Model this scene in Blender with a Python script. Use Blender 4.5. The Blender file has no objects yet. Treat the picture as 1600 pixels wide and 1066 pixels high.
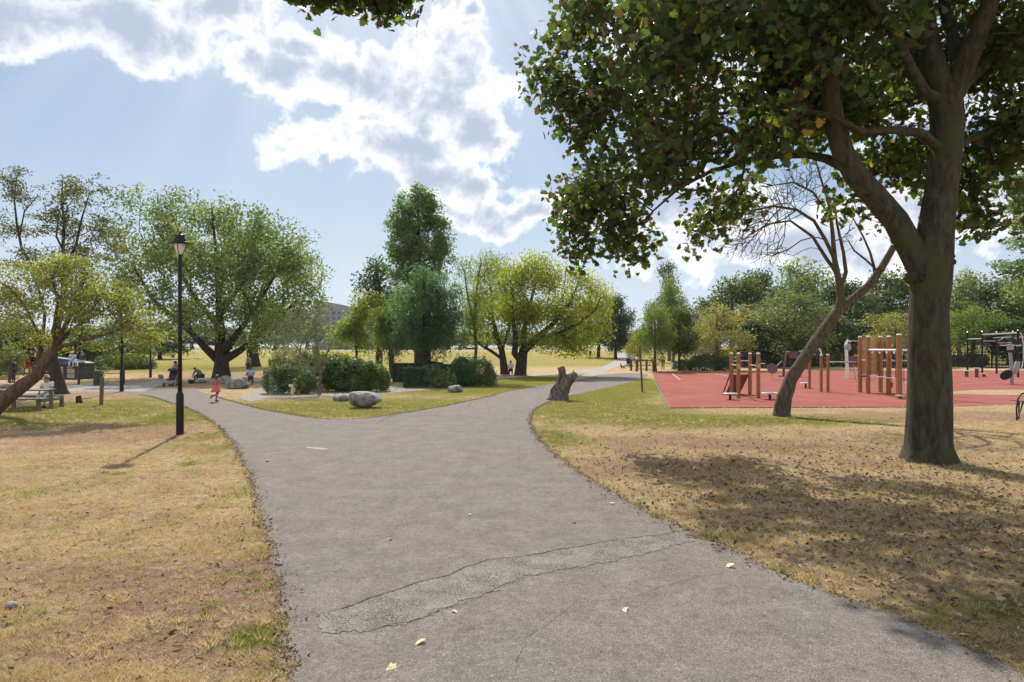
import bpy, bmesh, math, random
import numpy as np
from mathutils import Vector, Matrix, noise, Euler
sc = bpy.context.scene
COL = sc.collection
R = math.radians
PI = math.pi
# ------------------------------------------------------------ camera
EYE = 2.4; FPX = 1067.0; CX = 800.0; HZ = 542.0
cam = bpy.data.cameras.new('camera'); cam.sensor_width = 36.0; cam.lens = 24.0
cam.shift_y = (HZ - 533.0) / 1600.0
cam.clip_end = 6000; cam.clip_start = 0.05
cam_o = bpy.data.objects.new('camera', cam); COL.objects.link(cam_o)
cam_o.location = (0, 0, EYE); cam_o.rotation_euler = (R(90), 0, 0)
sc.camera = cam_o
# ------------------------------------------------------------ light
SUN_EL = R(45.5); SUN_AZ = R(-13.5)      # azimuth from +Y towards +X
sc.view_settings.view_transform = 'Standard'; sc.view_settings.look = 'None'
sc.view_settings.exposure = 0.64; sc.view_settings.gamma = 1.0
sun = bpy.data.lights.new('sun', 'SUN'); sun.energy = 3.9; sun.angle = R(0.6); sun.color = (1.0, 0.945, 0.86)
sun_o = bpy.data.objects.new('sun', sun); COL.objects.link(sun_o)
sdir = Vector((math.sin(SUN_AZ)*math.cos(SUN_EL), math.cos(SUN_AZ)*math.cos(SUN_EL), math.sin(SUN_EL)))
sun_o.rotation_euler = (-sdir).to_track_quat('-Z', 'Y').to_euler()
sc.cycles.max_bounces = 6; sc.cycles.transparent_max_bounces = 8; sc.cycles.transmission_bounces = 4
sc.cycles.diffuse_bounces = 5; sc.cycles.glossy_bounces = 2
sc.cycles.use_denoising = True

# ------------------------------------------------------------ node helper
class N:
    def __init__(s, tree): s.t = tree; s.n = tree.nodes; s.l = tree.links
    def new(s, typ, **kw):
        nd = s.n.new(typ)
        for k, v in kw.items(): setattr(nd, k, v)
        return nd
    def put(s, sock, v):
        if isinstance(v, bpy.types.NodeSocket): s.l.new(v, sock)
        elif v is not None:
            if hasattr(sock, 'default_value'):
                if isinstance(v, (tuple, list)) and len(v) == 3 and sock.type == 'RGBA': v = (*v, 1)
                sock.default_value = v
    def math(s, op, a, b=None, c=None, clamp=False):
        nd = s.new('ShaderNodeMath', operation=op, use_clamp=clamp)
        s.put(nd.inputs[0], a); s.put(nd.inputs[1], b); s.put(nd.inputs[2], c)
        return nd.outputs[0]
    def noise(s, vec, scale, detail=3, rough=0.55, dist=0.0):
        nd = s.new('ShaderNodeTexNoise'); s.put(nd.inputs['Vector'], vec)
        nd.inputs['Scale'].default_value = scale; nd.inputs['Detail'].default_value = detail
        nd.inputs['Roughness'].default_value = rough; nd.inputs['Distortion'].default_value = dist
        return nd.outputs['Fac']
    def noisec(s, vec, scale, detail=3):
        nd = s.new('ShaderNodeTexNoise'); s.put(nd.inputs['Vector'], vec)
        nd.inputs['Scale'].default_value = scale; nd.inputs['Detail'].default_value = detail
        return nd.outputs['Color']
    def ramp(s, fac, stops, interp='LINEAR'):
        nd = s.new('ShaderNodeValToRGB'); nd.color_ramp.interpolation = interp
        e = nd.color_ramp.elements
        while len(e) < len(stops): e.new(0.5)
        for i, (p, c) in enumerate(stops):
            e[i].position = p
            if not isinstance(c, (tuple, list)): c = (c, c, c)
            e[i].color = (*c[:3], 1)
        s.put(nd.inputs[0], fac)
        return nd.outputs[0]
    def mix(s, fac, a, b, mode='MIX'):
        nd = s.new('ShaderNodeMix', data_type='RGBA', blend_type=mode)
        s.put(nd.inputs[0], fac); s.put(nd.inputs[6], a); s.put(nd.inputs[7], b)
        return nd.outputs[2]
    def smooth(s, v, lo, hi, tlo=0.0, thi=1.0):
        nd = s.new('ShaderNodeMapRange', interpolation_type='SMOOTHSTEP')
        s.put(nd.inputs[0], v); nd.inputs[1].default_value = lo; nd.inputs[2].default_value = hi
        nd.inputs[3].default_value = tlo; nd.inputs[4].default_value = thi
        return nd.outputs[0]
    def vmath(s, op, a, b=None):
        nd = s.new('ShaderNodeVectorMath', operation=op)
        s.put(nd.inputs[0], a); s.put(nd.inputs[1], b)
        return nd.outputs[1] if op in ('LENGTH', 'DISTANCE', 'DOT_PRODUCT') else nd.outputs[0]
    def bump(s, h, strength=0.5, dist=0.02):
        nd = s.new('ShaderNodeBump'); s.put(nd.inputs['Height'], h)
        nd.inputs['Strength'].default_value = strength; nd.inputs['Distance'].default_value = dist
        return nd.outputs[0]

# ------------------------------------------------------------ sky
W = bpy.data.worlds.new('World'); sc.world = W; W.use_nodes = True
n = N(W.node_tree); W.node_tree.nodes.clear()
sky = n.new('ShaderNodeTexSky', sky_type='NISHITA'); sky.sun_disc = False
sky.sun_elevation = SUN_EL; sky.sun_rotation = SUN_AZ
sky.air_density = 1.0; sky.dust_density = 1.2; sky.ozone_density = 2.0; sky.altitude = 50
SKY_S = 0.058
tc = n.new('ShaderNodeTexCoord'); sep = n.new('ShaderNodeSeparateXYZ'); n.put(sep.inputs[0], tc.outputs['Generated'])
az = n.math('ARCTAN2', sep.outputs[0], sep.outputs[1]); el = n.math('ARCSINE', sep.outputs[2])
comb = n.new('ShaderNodeCombineXYZ'); n.put(comb.inputs[0], az); n.put(comb.inputs[1], el)
uv = comb.outputs[0]
wob = n.vmath('SCALE', n.vmath('SUBTRACT', n.noisec(uv, 5.0, 4), (0.5, 0.5, 0.5)))
wob.node.inputs['Scale'].default_value = 0.13
uvw = n.vmath('ADD', uv, wob)
def dirpx(px, py):
    return math.atan2(px - CX, FPX), math.atan((HZ - py) / math.hypot(px - CX, FPX))
# cloud masses: (centre px, centre py, half-width, half-height)  as seen in the sky
CL = [(80, 20, 190, 75), (230, 40, 170, 85), (330, 5, 120, 60), (465, 62, 95, 52), (560, 125, 180, 82), (440, 105, 120, 60),
      (690, 150, 130, 125), (740, 200, 75, 80), (600, 235, 165, 55), (690, 285, 90, 55), (725, 45, 32, 22), (770, 350, 105, 24), (840, 345, 60, 20), (730, 310, 50, 40),
      (1000, 330, 240, 40), (1250, 380, 300, 60), (1500, 330, 200, 50), (1150, 60, 260, 110), (1450, 120, 200, 120), (1750, 250, 260, 80), (-200, 150, 200, 90), (-350, 330, 180, 40),
      (0, -220, 300, 110), (700, -420, 420, 150), (1500, -300, 300, 130)]
dens = None
for (x, y, rx, ry) in CL:
    a0, e0 = dirpx(x, y)
    a1, _ = dirpx(x + rx, y); _, e1 = dirpx(x, y - ry)
    v = n.vmath('SUBTRACT', uvw, (a0, e0, 0)); v = n.vmath('MULTIPLY', v, (1/max(a1-a0, .01), 1/max(e1-e0, .01), 0))
    d = n.math('SUBTRACT', 1.0, n.vmath('LENGTH', v))
    dens = d if dens is None else n.new('ShaderNodeMath', operation='SMOOTH_MAX').outputs[0] if False else n.math('MAXIMUM', dens, d)
# broken cloud elsewhere in the dome, thickened out of view to add fill light
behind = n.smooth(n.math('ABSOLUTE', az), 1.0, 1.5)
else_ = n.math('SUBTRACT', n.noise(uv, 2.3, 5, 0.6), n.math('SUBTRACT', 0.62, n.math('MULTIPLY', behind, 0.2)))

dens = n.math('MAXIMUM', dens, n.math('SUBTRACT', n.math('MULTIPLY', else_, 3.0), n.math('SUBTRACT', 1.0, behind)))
puff = n.noise(uv, 13.0, 7, 0.62, 0.25)
puff2 = n.noise(uv, 42.0, 5, 0.6)
D = n.math('ADD', dens, n.math('MULTIPLY', n.math('SUBTRACT', puff, 0.5), 2.3))
D = n.math('ADD', D, n.math('MULTIPLY', n.math('SUBTRACT', puff2, 0.5), 0.75))
soft = n.noise(uv, 4.0, 3)
mask = n.smooth(D, -0.10, 0.34)
core = n.smooth(n.math('ADD', D, n.math('MULTIPLY', n.math('SUBTRACT', soft, 0.5), 0.8)), 0.02, 0.92)
ccol = n.mix(core, (1.0, 1.0, 1.0), (0.43, 0.485, 0.60))
skyc = n.vmath('SCALE', sky.outputs[0]); skyc.node.inputs['Scale'].default_value = SKY_S
# thin high veil, whiter to the horizon
veil = n.math('ADD', n.math('MULTIPLY', n.smooth(el, 0.0, 0.5, 1.0, 0.0), 0.78), n.math('MULTIPLY', n.noise(n.vmath('MULTIPLY', uv, (1.0, 3.0, 1.0)), 2.2, 4), 0.22))
base = n.mix(n.math('MINIMUM', veil, 0.93), skyc, n.mix(n.smooth(el, 0.0, 0.42), (0.47, 0.53, 0.62), (0.155, 0.28, 0.42)))
# brightening of the air towards the sun, with faint shafts between the clouds
sv = n.vmath('SUBTRACT', uv, (SUN_AZ, SUN_EL, 0)); sd_ = n.vmath('LENGTH', sv); ss = n.new('ShaderNodeSeparateXYZ'); n.put(ss.inputs[0], sv)
ang = n.math('ARCTAN2', ss.outputs[0], ss.outputs[1]); ca = n.new('ShaderNodeCombineXYZ'); n.put(ca.inputs[0], ang)
shaft = n.smooth(n.noise(ca.outputs[0], 7.0, 3, 0.6), 0.35, 0.68)
glow = n.smooth(sd_, 0.15, 0.95, 1.0, 0.0)
glow = n.math('MULTIPLY', glow, n.math('ADD', 0.20, n.math('MULTIPLY', shaft, 0.34)))
base = n.mix(glow, base, (0.56, 0.62, 0.70))
cs = n.vmath('SCALE', ccol); n.put(cs.node.inputs['Scale'], n.math('ADD', 0.80, n.math('MULTIPLY', behind, 0.05)))   # unseen clouds behind the viewer, brightened slightly as added fill light
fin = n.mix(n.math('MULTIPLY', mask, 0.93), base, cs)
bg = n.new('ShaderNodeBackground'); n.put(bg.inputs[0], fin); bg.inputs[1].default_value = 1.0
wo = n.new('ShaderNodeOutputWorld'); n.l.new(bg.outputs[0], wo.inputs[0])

# ------------------------------------------------------------ terrain + projection of measured points
def Z(y):
    t = min(max((y - 75.0) / 185.0, 0.0), 1.0)
    return 1.25 * t * t * (3 - 2 * t)
def gd(py):
    d = FPX * EYE / max(py - HZ, 1.0)
    for _ in range(60): d = 0.6 * d + 0.4 * FPX * (EYE - Z(d)) / max(py - HZ, 1.0)
    return d
def G(px, py):
    d = gd(py); return Vector(((px - CX) / FPX * d, d, Z(d)))
def P(px, py, d): return Vector(((px - CX) / FPX * d, d, EYE - (py - HZ) / FPX * d))

# ------------------------------------------------------------ materials
M = {}
def mat_base(name):
    m = bpy.data.materials.new(name); m.use_nodes = True; m.node_tree.nodes.clear()
    k = N(m.node_tree); out = k.new('ShaderNodeOutputMaterial'); M[name] = m
    return m, k, out
def mat(name, c1, c2=None, scale=4.0, rough=0.7, bump=0.0, bscale=30.0, metal=0.0, stretch=None, detail=4, bdist=0.01, spec=None, isl=0.0):
    m, k, out = mat_base(name)
    tc = k.new('ShaderNodeTexCoord'); v = tc.outputs['Object']
    if stretch: v = k.vmath('MULTIPLY', v, stretch)
    b = k.new('ShaderNodeBsdfPrincipled'); b.inputs['Roughness'].default_value = rough; b.inputs['Metallic'].default_value = metal
    if spec is not None: b.inputs['Specular IOR Level'].default_value = spec
    c2 = c2 or tuple(x * 0.75 for x in c1)
    f = k.noise(v, scale, detail, 0.62)
    col = k.ramp(f, [(0.32, c1), (0.68, c2)])
    if isl:
        g = k.new('ShaderNodeNewGeometry')
        col = k.mix(isl, col, k.ramp(g.outputs['Random Per Island'], [(0, c1), (1, c2)]))
    k.put(b.inputs['Base Color'], col)
    if bump: k.put(b.inputs['Normal'], k.bump(k.noise(v, bscale, 5, 0.65), bump, bdist))
    k.l.new(b.outputs[0], out.inputs[0])
    return m
def leafmat(name, cols, trans=0.5, tcol=None, rough=0.5, clump=0.5, cscale=0.35):
    m, k, out = mat_base(name)
    g = k.new('ShaderNodeNewGeometry'); tc = k.new('ShaderNodeTexCoord')
    f = k.math('ADD', k.math('MULTIPLY', g.outputs['Random Per Island'], 1 - clump),
               k.math('MULTIPLY', k.smooth(k.noise(tc.outputs['Object'], cscale, 4), 0.3, 0.7), clump))
    col = k.ramp(f, cols)
    b = k.new('ShaderNodeBsdfPrincipled'); b.inputs['Roughness'].default_value = rough
    b.inputs['Specular IOR Level'].default_value = 0.35
    k.put(b.inputs['Base Color'], col)
    t = k.new('ShaderNodeBsdfTranslucent')
    tm = k.mix(1.0, col, tcol or (1.55, 1.7, 0.85), 'MULTIPLY')
    k.put(t.inputs[0], tm)
    mx = k.new('ShaderNodeMixShader'); mx.inputs[0].default_value = trans
    k.l.new(b.outputs[0], mx.inputs[1]); k.l.new(t.outputs[0], mx.inputs[2]); k.l.new(mx.outputs[0], out.inputs[0])
    return m
def barkmat(name, c1, c2, moss=None, sc_=9.0, bump=0.8):
    m, k, out = mat_base(name)
    tc = k.new('ShaderNodeTexCoord'); v = tc.outputs['Object']
    vs = k.vmath('MULTIPLY', v, (1.0, 1.0, 0.28))
    f = k.noise(vs, sc_, 6, 0.68, 0.4); f2 = k.noise(v, 1.3, 3)
    col = k.ramp(f, [(0.35, c2), (0.62, c1)])
    if moss: col = k.mix(k.smooth(f2, 0.5, 0.68), col, moss)
    b = k.new('ShaderNodeBsdfPrincipled'); b.inputs['Roughness'].default_value = 0.9; b.inputs['Specular IOR Level'].default_value = 0.15
    k.put(b.inputs['Base Color'], col)
    h = k.math('ADD', f, k.math('MULTIPLY', k.noise(vs, sc_*4, 4), 0.4))
    k.put(b.inputs['Normal'], k.bump(h, bump, 0.03)); k.l.new(b.outputs[0], out.inputs[0])
    return m
barkmat('maple_bark', (0.085, 0.074, 0.052), (0.032, 0.028, 0.020), (0.06, 0.065, 0.028), 8, 1.0)
barkmat('bark', (0.15, 0.12, 0.09), (0.06, 0.047, 0.035))
barkmat('dark_bark', (0.075, 0.062, 0.052), (0.03, 0.026, 0.022))
barkmat('red_bark', (0.17, 0.115, 0.08), (0.065, 0.045, 0.032), (0.13, 0.11, 0.075), 12)
barkmat('dead_bark', (0.165, 0.125, 0.088), (0.05, 0.037, 0.027), (0.11, 0.10, 0.045), 14, 1.0)
barkmat('snag_wood', (0.24, 0.205, 0.17), (0.045, 0.037, 0.03), None, 11, 1.0)
leafmat('maple_leaf', [(0.0, (0.035, 0.050, 0.020)), (0.3, (0.055, 0.088, 0.028)), (0.55, (0.065, 0.10, 0.030)), (0.64, (0.080, 0.048, 0.034)), (0.74, (0.055, 0.040, 0.028)), (0.82, (0.10, 0.14, 0.035)), (0.93, (0.18, 0.20, 0.04)), (0.98, (0.38, 0.27, 0.04)), (1.0, (0.40, 0.08, 0.03))], 0.46, (1.9, 2.0, 0.7), 0.30, 0.2, 0.5)
leafmat('plane_leaf', [(0.0, (0.123, 0.186, 0.060)), (0.1, (0.077, 0.119, 0.045)), (0.5, (0.156, 0.213, 0.072)), (0.85, (0.276, 0.300, 0.093))], 0.40, clump=0.6)
leafmat('olive_leaf', [(0.1, (0.138, 0.160, 0.044)), (0.5, (0.248, 0.262, 0.072)), (0.9, (0.386, 0.369, 0.121))], 0.45, (1.5, 1.55, 0.8))
leafmat('thin_leaf', [(0.1, (0.060, 0.068, 0.040)), (0.6, (0.111, 0.118, 0.057)), (0.95, (0.203, 0.169, 0.072))], 0.5)
leafmat('gold_leaf', [(0.1, (0.138, 0.176, 0.026)), (0.5, (0.267, 0.277, 0.043)), (0.9, (0.442, 0.386, 0.072))], 0.6, (1.5, 1.7, 0.6))
leafmat('bright_leaf', [(0.1, (0.109, 0.152, 0.029)), (0.6, (0.218, 0.245, 0.049)), (0.95, (0.370, 0.322, 0.085))], 0.55, (1.5, 1.8, 0.6))
leafmat('cypress_leaf', [(0.1, (0.073, 0.118, 0.053)), (0.6, (0.135, 0.200, 0.079)), (0.95, (0.231, 0.260, 0.099))], 0.5, clump=0.5)
leafmat('blue_leaf', [(0.1, (0.057, 0.100, 0.055)), (0.6, (0.113, 0.180, 0.097)), (0.95, (0.201, 0.282, 0.142))], 0.5, (1.5, 1.8, 1.0), clump=0.5)
leafmat('lime_leaf', [(0.1, (0.085, 0.126, 0.035)), (0.6, (0.160, 0.197, 0.055)), (0.95, (0.274, 0.252, 0.085))], 0.5, (1.4, 1.7, 0.7), clump=0.5)
leafmat('wood_leaf', [(0.1, (0.048, 0.070, 0.023)), (0.5, (0.091, 0.119, 0.034)), (0.9, (0.161, 0.173, 0.052))], 0.40, clump=0.6)
leafmat('deep_leaf', [(0.1, (0.030, 0.052, 0.025)), (0.6, (0.061, 0.097, 0.041)), (0.95, (0.118, 0.150, 0.056))], 0.40, clump=0.6)
leafmat('yellow_leaf', [(0.1, (0.16, 0.18, 0.05)), (0.5, (0.29, 0.29, 0.08)), (0.9, (0.45, 0.42, 0.13))], 0.45, (1.4, 1.4, 0.8), clump=0.5)
leafmat('sage_leaf', [(0.1, (0.070, 0.095, 0.034)), (0.5, (0.130, 0.160, 0.055)), (0.9, (0.220, 0.235, 0.085))], 0.40, clump=0.6)
leafmat('grey_leaf', [(0.1, (0.096, 0.104, 0.076)), (0.5, (0.160, 0.168, 0.124)), (0.9, (0.264, 0.272, 0.200))], 0.35, (1.4, 1.5, 1.0))
leafmat('shrub_leaf', [(0.1, (0.057, 0.101, 0.047)), (0.6, (0.134, 0.194, 0.085)), (0.9, (0.270, 0.310, 0.151)), (1.0, (0.475, 0.410, 0.500))], 0.22)
leafmat('hedge_leaf', [(0.1, (0.044, 0.092, 0.056)), (0.7, (0.095, 0.164, 0.087)), (1.0, (0.158, 0.238, 0.117))], 0.22)
leafmat('cream_leaf', [(0.1, (0.10, 0.14, 0.06)), (0.6, (0.24, 0.26, 0.13)), (0.9, (0.42, 0.40, 0.25))], 0.35, (1.4, 1.5, 0.9))
leafmat('grass_blade', [(0.05, (0.30, 0.27, 0.11)), (0.35, (0.50, 0.385, 0.20)), (0.7, (0.68, 0.525, 0.31)), (1.0, (0.80, 0.70, 0.48))], 0.35, (1.2, 1.2, 0.9), 0.6, 0.55, 0.6)
leafmat('green_blade', [(0.1, (0.13, 0.17, 0.03)), (0.5, (0.22, 0.25, 0.06)), (0.9, (0.42, 0.37, 0.14))], 0.35, (1.3, 1.4, 0.8), 0.6, 0.4, 0.8)
leafmat('litter_leaf', [(0.0, (0.07, 0.045, 0.03)), (0.35, (0.17, 0.11, 0.07)), (0.65, (0.30, 0.225, 0.155)), (0.9, (0.46, 0.41, 0.34)), (1.0, (0.10, 0.08, 0.06))], 0.15, (1.2, 1.1, 0.8), 0.6, 0.1)
leafmat('pale_fallen_leaf', [(0.0, (0.62, 0.52, 0.30)), (1.0, (0.72, 0.66, 0.42))], 0.2, (1.2, 1.1, 0.8), 0.6, 0.1)
leafmat('brown_fallen_leaf', [(0.0, (0.10, 0.06, 0.04)), (1.0, (0.16, 0.10, 0.06))], 0.2, (1.2, 1.1, 0.8), 0.6, 0.1)
mat('black_paint', (0.009, 0.009, 0.010), (0.014, 0.014, 0.014), 8, 0.4, 0.1, 60, spec=0.3)
mat('black_rubber', (0.02, 0.02, 0.022), (0.035, 0.033, 0.03), 12, 0.8)
mat('orange_wood', (0.34, 0.145, 0.045), (0.23, 0.09, 0.028), 5, 0.45, 0.25, 30, stretch=(6, 6, 0.7))
mat('board_wood', (0.55, 0.34, 0.15), (0.44, 0.26, 0.11), 3, 0.5, stretch=(1, 1, 4))
mat('red_ramp', (0.20, 0.05, 0.04), (0.15, 0.035, 0.03), 6, 0.6)
mat('steel', (0.62, 0.63, 0.64), (0.5, 0.5, 0.52), 10, 0.28, metal=0.85)
mat('white_cap', (0.80, 0.80, 0.80), (0.7, 0.7, 0.7), 10, 0.4)
mat('grey_plate', (0.50, 0.50, 0.50), (0.40, 0.40, 0.41), 14, 0.5, 0.3, 90)
mat('bike_grey', (0.36, 0.35, 0.37), (0.30, 0.29, 0.31), 10, 0.4)
mat('mauve_metal', (0.15, 0.065, 0.08), (0.12, 0.05, 0.065), 8, 0.4)
mat('weathered_wood', (0.22, 0.20, 0.165), (0.13, 0.115, 0.09), 8, 0.8, 0.5, 40, stretch=(1, 6, 6))
mat('brown_wood', (0.12, 0.07, 0.045), (0.075, 0.045, 0.03), 8, 0.75, 0.4, 40, stretch=(5, 5, 1))
mat('stake_wood', (0.20, 0.155, 0.10), (0.13, 0.10, 0.065), 10, 0.8, 0.5, 40, stretch=(5, 5, 1))
mat('boulder_stone', (0.40, 0.385, 0.365), (0.13, 0.125, 0.12), 4.5, 0.85, 0.9, 14, bdist=0.04, detail=8)
mat('tan_stone', (0.38, 0.31, 0.23), (0.24, 0.20, 0.15), 4, 0.9, 0.8, 12, bdist=0.03)
mat('skin', (0.45, 0.27, 0.19), (0.40, 0.23, 0.16), 8, 0.55)
mat('brown_skin', (0.22, 0.115, 0.07), (0.19, 0.10, 0.06), 8, 0.55)
mat('dark_hair', (0.02, 0.015, 0.012), (0.03, 0.022, 0.018), 30, 0.5)
mat('brown_hair', (0.07, 0.04, 0.025), (0.05, 0.03, 0.02), 30, 0.5)
for nm, c in dict(pink_cloth=(0.80, 0.13, 0.15), white_cloth=(0.78, 0.77, 0.75), green_cloth=(0.05, 0.16, 0.10), blue_cloth=(0.42, 0.55, 0.72), black_cloth=(0.02, 0.02, 0.024),
                  blush_cloth=(0.62, 0.45, 0.42), navy_cloth=(0.03, 0.04, 0.07), grey_cloth=(0.3, 0.3, 0.31), red_plastic=(0.62, 0.05, 0.04), sign_cream=(0.70, 0.60, 0.24), sign_white=(0.75, 0.74, 0.68),
                  glass_cream=(0.65, 0.62, 0.52), pale_panel=(0.42, 0.38, 0.26), slate=(0.035, 0.04, 0.06), bin_green=(0.045, 0.06, 0.035), tan_roof=(0.42, 0.28, 0.15), concrete_grey=(0.42, 0.40, 0.38),
                  white_wall=(0.68, 0.66, 0.62), kerb_pale=(0.55, 0.52, 0.45), lime_plastic=(0.45, 0.65, 0.10), van_white=(0.75, 0.75, 0.76), car_grey=(0.12, 0.13, 0.15), car_red=(0.35, 0.04, 0.03), tyre=(0.015, 0.015, 0.015)).items():
    mat(nm, c, tuple(x * 0.82 for x in c), 6, 0.6)
mat('lamp_glass', (0.72, 0.68, 0.62), (0.66, 0.6, 0.52), 6, 0.12)
mat('window_glass', (0.10, 0.13, 0.17), (0.07, 0.09, 0.13), 1.0, 0.15)
mat('building_brick', (0.30, 0.29, 0.31), (0.25, 0.24, 0.26), 0.5, 0.9)
mat('building_dark', (0.17, 0.16, 0.18), (0.13, 0.12, 0.14), 0.5, 0.9)
# ------------------------------------------------------------ object helpers
def link(o): COL.objects.link(o); return o
def tag(o, label, cat, group=None):
    o['label'] = label; o['category'] = cat
    if group: o['group'] = group
    return o
def thing(name, label, cat, loc=(0, 0, 0), rz=0.0, group=None, scale=1.0):
    o = bpy.data.objects.new(name, None); link(o); o.empty_display_size = 0.2
    o.location = loc; o.rotation_euler = (0, 0, rz); o.scale = (scale,)*3
    return tag(o, label, cat, group)
def copy_thing(root, loc, rz=0.0, label=None, scale=None, group=None):
    r = root.copy(); link(r); r.location = loc; r.rotation_euler = (0, 0, rz)
    if label: r['label'] = label
    if group: r['group'] = group
    if scale: r.scale = scale if isinstance(scale, (tuple, list)) else (scale,)*3
    for ch in list(root.children):
        c = ch.copy(); link(c); c.parent = r
        for g in list(ch.children):
            d = g.copy(); link(d); d.parent = c
    return r
def np_mesh(name, V, F, smooth=False):
    me = bpy.data.meshes.new(name); V = np.asarray(V, np.float32); F = np.asarray(F, np.int32)
    k = F.shape[1]
    me.vertices.add(len(V)); me.vertices.foreach_set('co', V.ravel())
    me.loops.add(F.size); me.loops.foreach_set('vertex_index', F.ravel())
    me.polygons.add(len(F)); me.polygons.foreach_set('loop_start', np.arange(0, F.size, k, dtype=np.int32))
    me.polygons.foreach_set('loop_total', np.full(len(F), k, np.int32))
    if smooth: me.polygons.foreach_set('use_smooth', np.ones(len(F), bool))
    me.update(calc_edges=True)
    return me
def np_obj(name, V, F, m, parent=None, smooth=False, loc=(0, 0, 0)):
    me = np_mesh(name, V, F, smooth); me.materials.append(M[m])
    o = bpy.data.objects.new(name, me); link(o); o.location = loc
    if parent: o.parent = parent
    return o
class MB:
    def __init__(s): s.v = []; s.f = []
    def add(s, vs, fs):
        k = len(s.v); s.v += [Vector(p) for p in vs]; s.f += [tuple(i + k for i in f) for f in fs]; return s
    def box(s, c, size, rz=0.0, mtx=None, bev=0.0):
        hx, hy, hz = size[0]/2, size[1]/2, size[2]/2
        if bev > 0:
            b = min(bev, hx*.9, hy*.9)
            ring = [(-hx+b, -hy), (hx-b, -hy), (hx, -hy+b), (hx, hy-b), (hx-b, hy), (-hx+b, hy), (-hx, hy-b), (-hx, -hy+b)]
        else: ring = [(-hx, -hy), (hx, -hy), (hx, hy), (-hx, hy)]
        k = len(ring); vs = [Vector((x, y, -hz)) for x, y in ring] + [Vector((x, y, hz)) for x, y in ring]
        fs = [tuple(range(k))[::-1], tuple(range(k, 2*k))] + [(i, (i+1) % k, k+(i+1) % k, k+i) for i in range(k)]
        m = mtx if mtx is not None else Matrix.Rotation(rz, 3, 'Z')
        return s.add([m @ v + Vector(c) for v in vs], fs)
    def tube(s, pts, rad, n=8, caps=True):
        pts = [Vector(p) for p in pts]
        if not isinstance(rad, (list, tuple)): rad = [rad]*len(pts)
        vs = []; fs = []; up = None
        for i, p in enumerate(pts):
            t = (pts[min(i+1, len(pts)-1)] - pts[max(i-1, 0)])
            t = t.normalized() if t.length > 1e-9 else Vector((0, 0, 1))
            if up is None: up = Vector((1, 0, 0)) if abs(t.x) < 0.9 else Vector((0, 1, 0))
            a = (up - t * up.dot(t)).normalized(); b = t.cross(a); up = a
            for j in range(n):
                th = 2*PI*j/n; vs.append(p + (a*math.cos(th) + b*math.sin(th)) * rad[i])
        for i in range(len(pts)-1):
            for j in range(n):
                k = (j+1) % n; fs.append((i*n+j, i*n+k, (i+1)*n+k, (i+1)*n+j))
        if caps: fs.append(tuple(range(n))[::-1]); fs.append(tuple(range((len(pts)-1)*n, len(pts)*n)))
        return s.add(vs, fs)
    def lathe(s, prof, c=(0, 0, 0), n=16, mtx=None):
        vs = []; fs = []; m = mtx or Matrix.Identity(3)
        for r, z in prof:
            for j in range(n):
                th = 2*PI*j/n; vs.append(m @ Vector((r*math.cos(th), r*math.sin(th), z)) + Vector(c))
        for i in range(len(prof)-1):
            for j in range(n):
                k = (j+1) % n; fs.append((i*n+j, i*n+k, (i+1)*n+k, (i+1)*n+j))
        fs.append(tuple(range(n))[::-1]); fs.append(tuple(range((len(prof)-1)*n, len(prof)*n)))
        return s.add(vs, fs)
    def prism(s, poly, z0, z1):
        k = len(poly); vs = [(x, y, z0) for x, y in poly] + [(x, y, z1) for x, y in poly]
        return s.add(vs, [tuple(range(k))[::-1], tuple(range(k, 2*k))] + [(i, (i+1) % k, k+(i+1) % k, k+i) for i in range(k)])
    def blob(s, c, r, sub=2, amp=0.15, freq=1.5, seed=0.0, flat=None):
        bm = bmesh.new(); bmesh.ops.create_icosphere(bm, subdivisions=sub, radius=1.0)
        vs = []
        for v in bm.verts:
            d = 1 + amp * noise.fractal(v.co*freq + Vector((seed, seed*1.7, 0)), 0.7, 2.0, 3)
            p = Vector((v.co.x*r[0]*d, v.co.y*r[1]*d, v.co.z*r[2]*d))
            if flat is not None and p.z < flat: p.z = flat + (p.z-flat)*0.1
            vs.append(p + Vector(c))
        fs = [tuple(v.index for v in f.verts) for f in bm.faces]; bm.free()
        return s.add(vs, fs)
    def rough(s, amp, freq, seed=0.0):
        s.v = [v + noise.noise_vector(v*freq + Vector((seed, 0, 0)))*amp for v in s.v]; return s
    def build(s, name, m, parent=None, smooth=False, loc=None, rz=0.0, base=None):
        if base is not None: s.v = [v - Vector(base) for v in s.v]; loc = base
        me = bpy.data.meshes.new(name); me.from_pydata([tuple(v) for v in s.v], [], s.f); me.update()
        me.materials.append(M[m])
        if smooth: me.polygons.foreach_set('use_smooth', [True]*len(me.polygons))
        o = bpy.data.objects.new(name, me); link(o)
        if loc is not None: o.location = loc
        o.rotation_euler = (0, 0, rz)
        if parent: o.parent = parent
        return o

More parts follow.
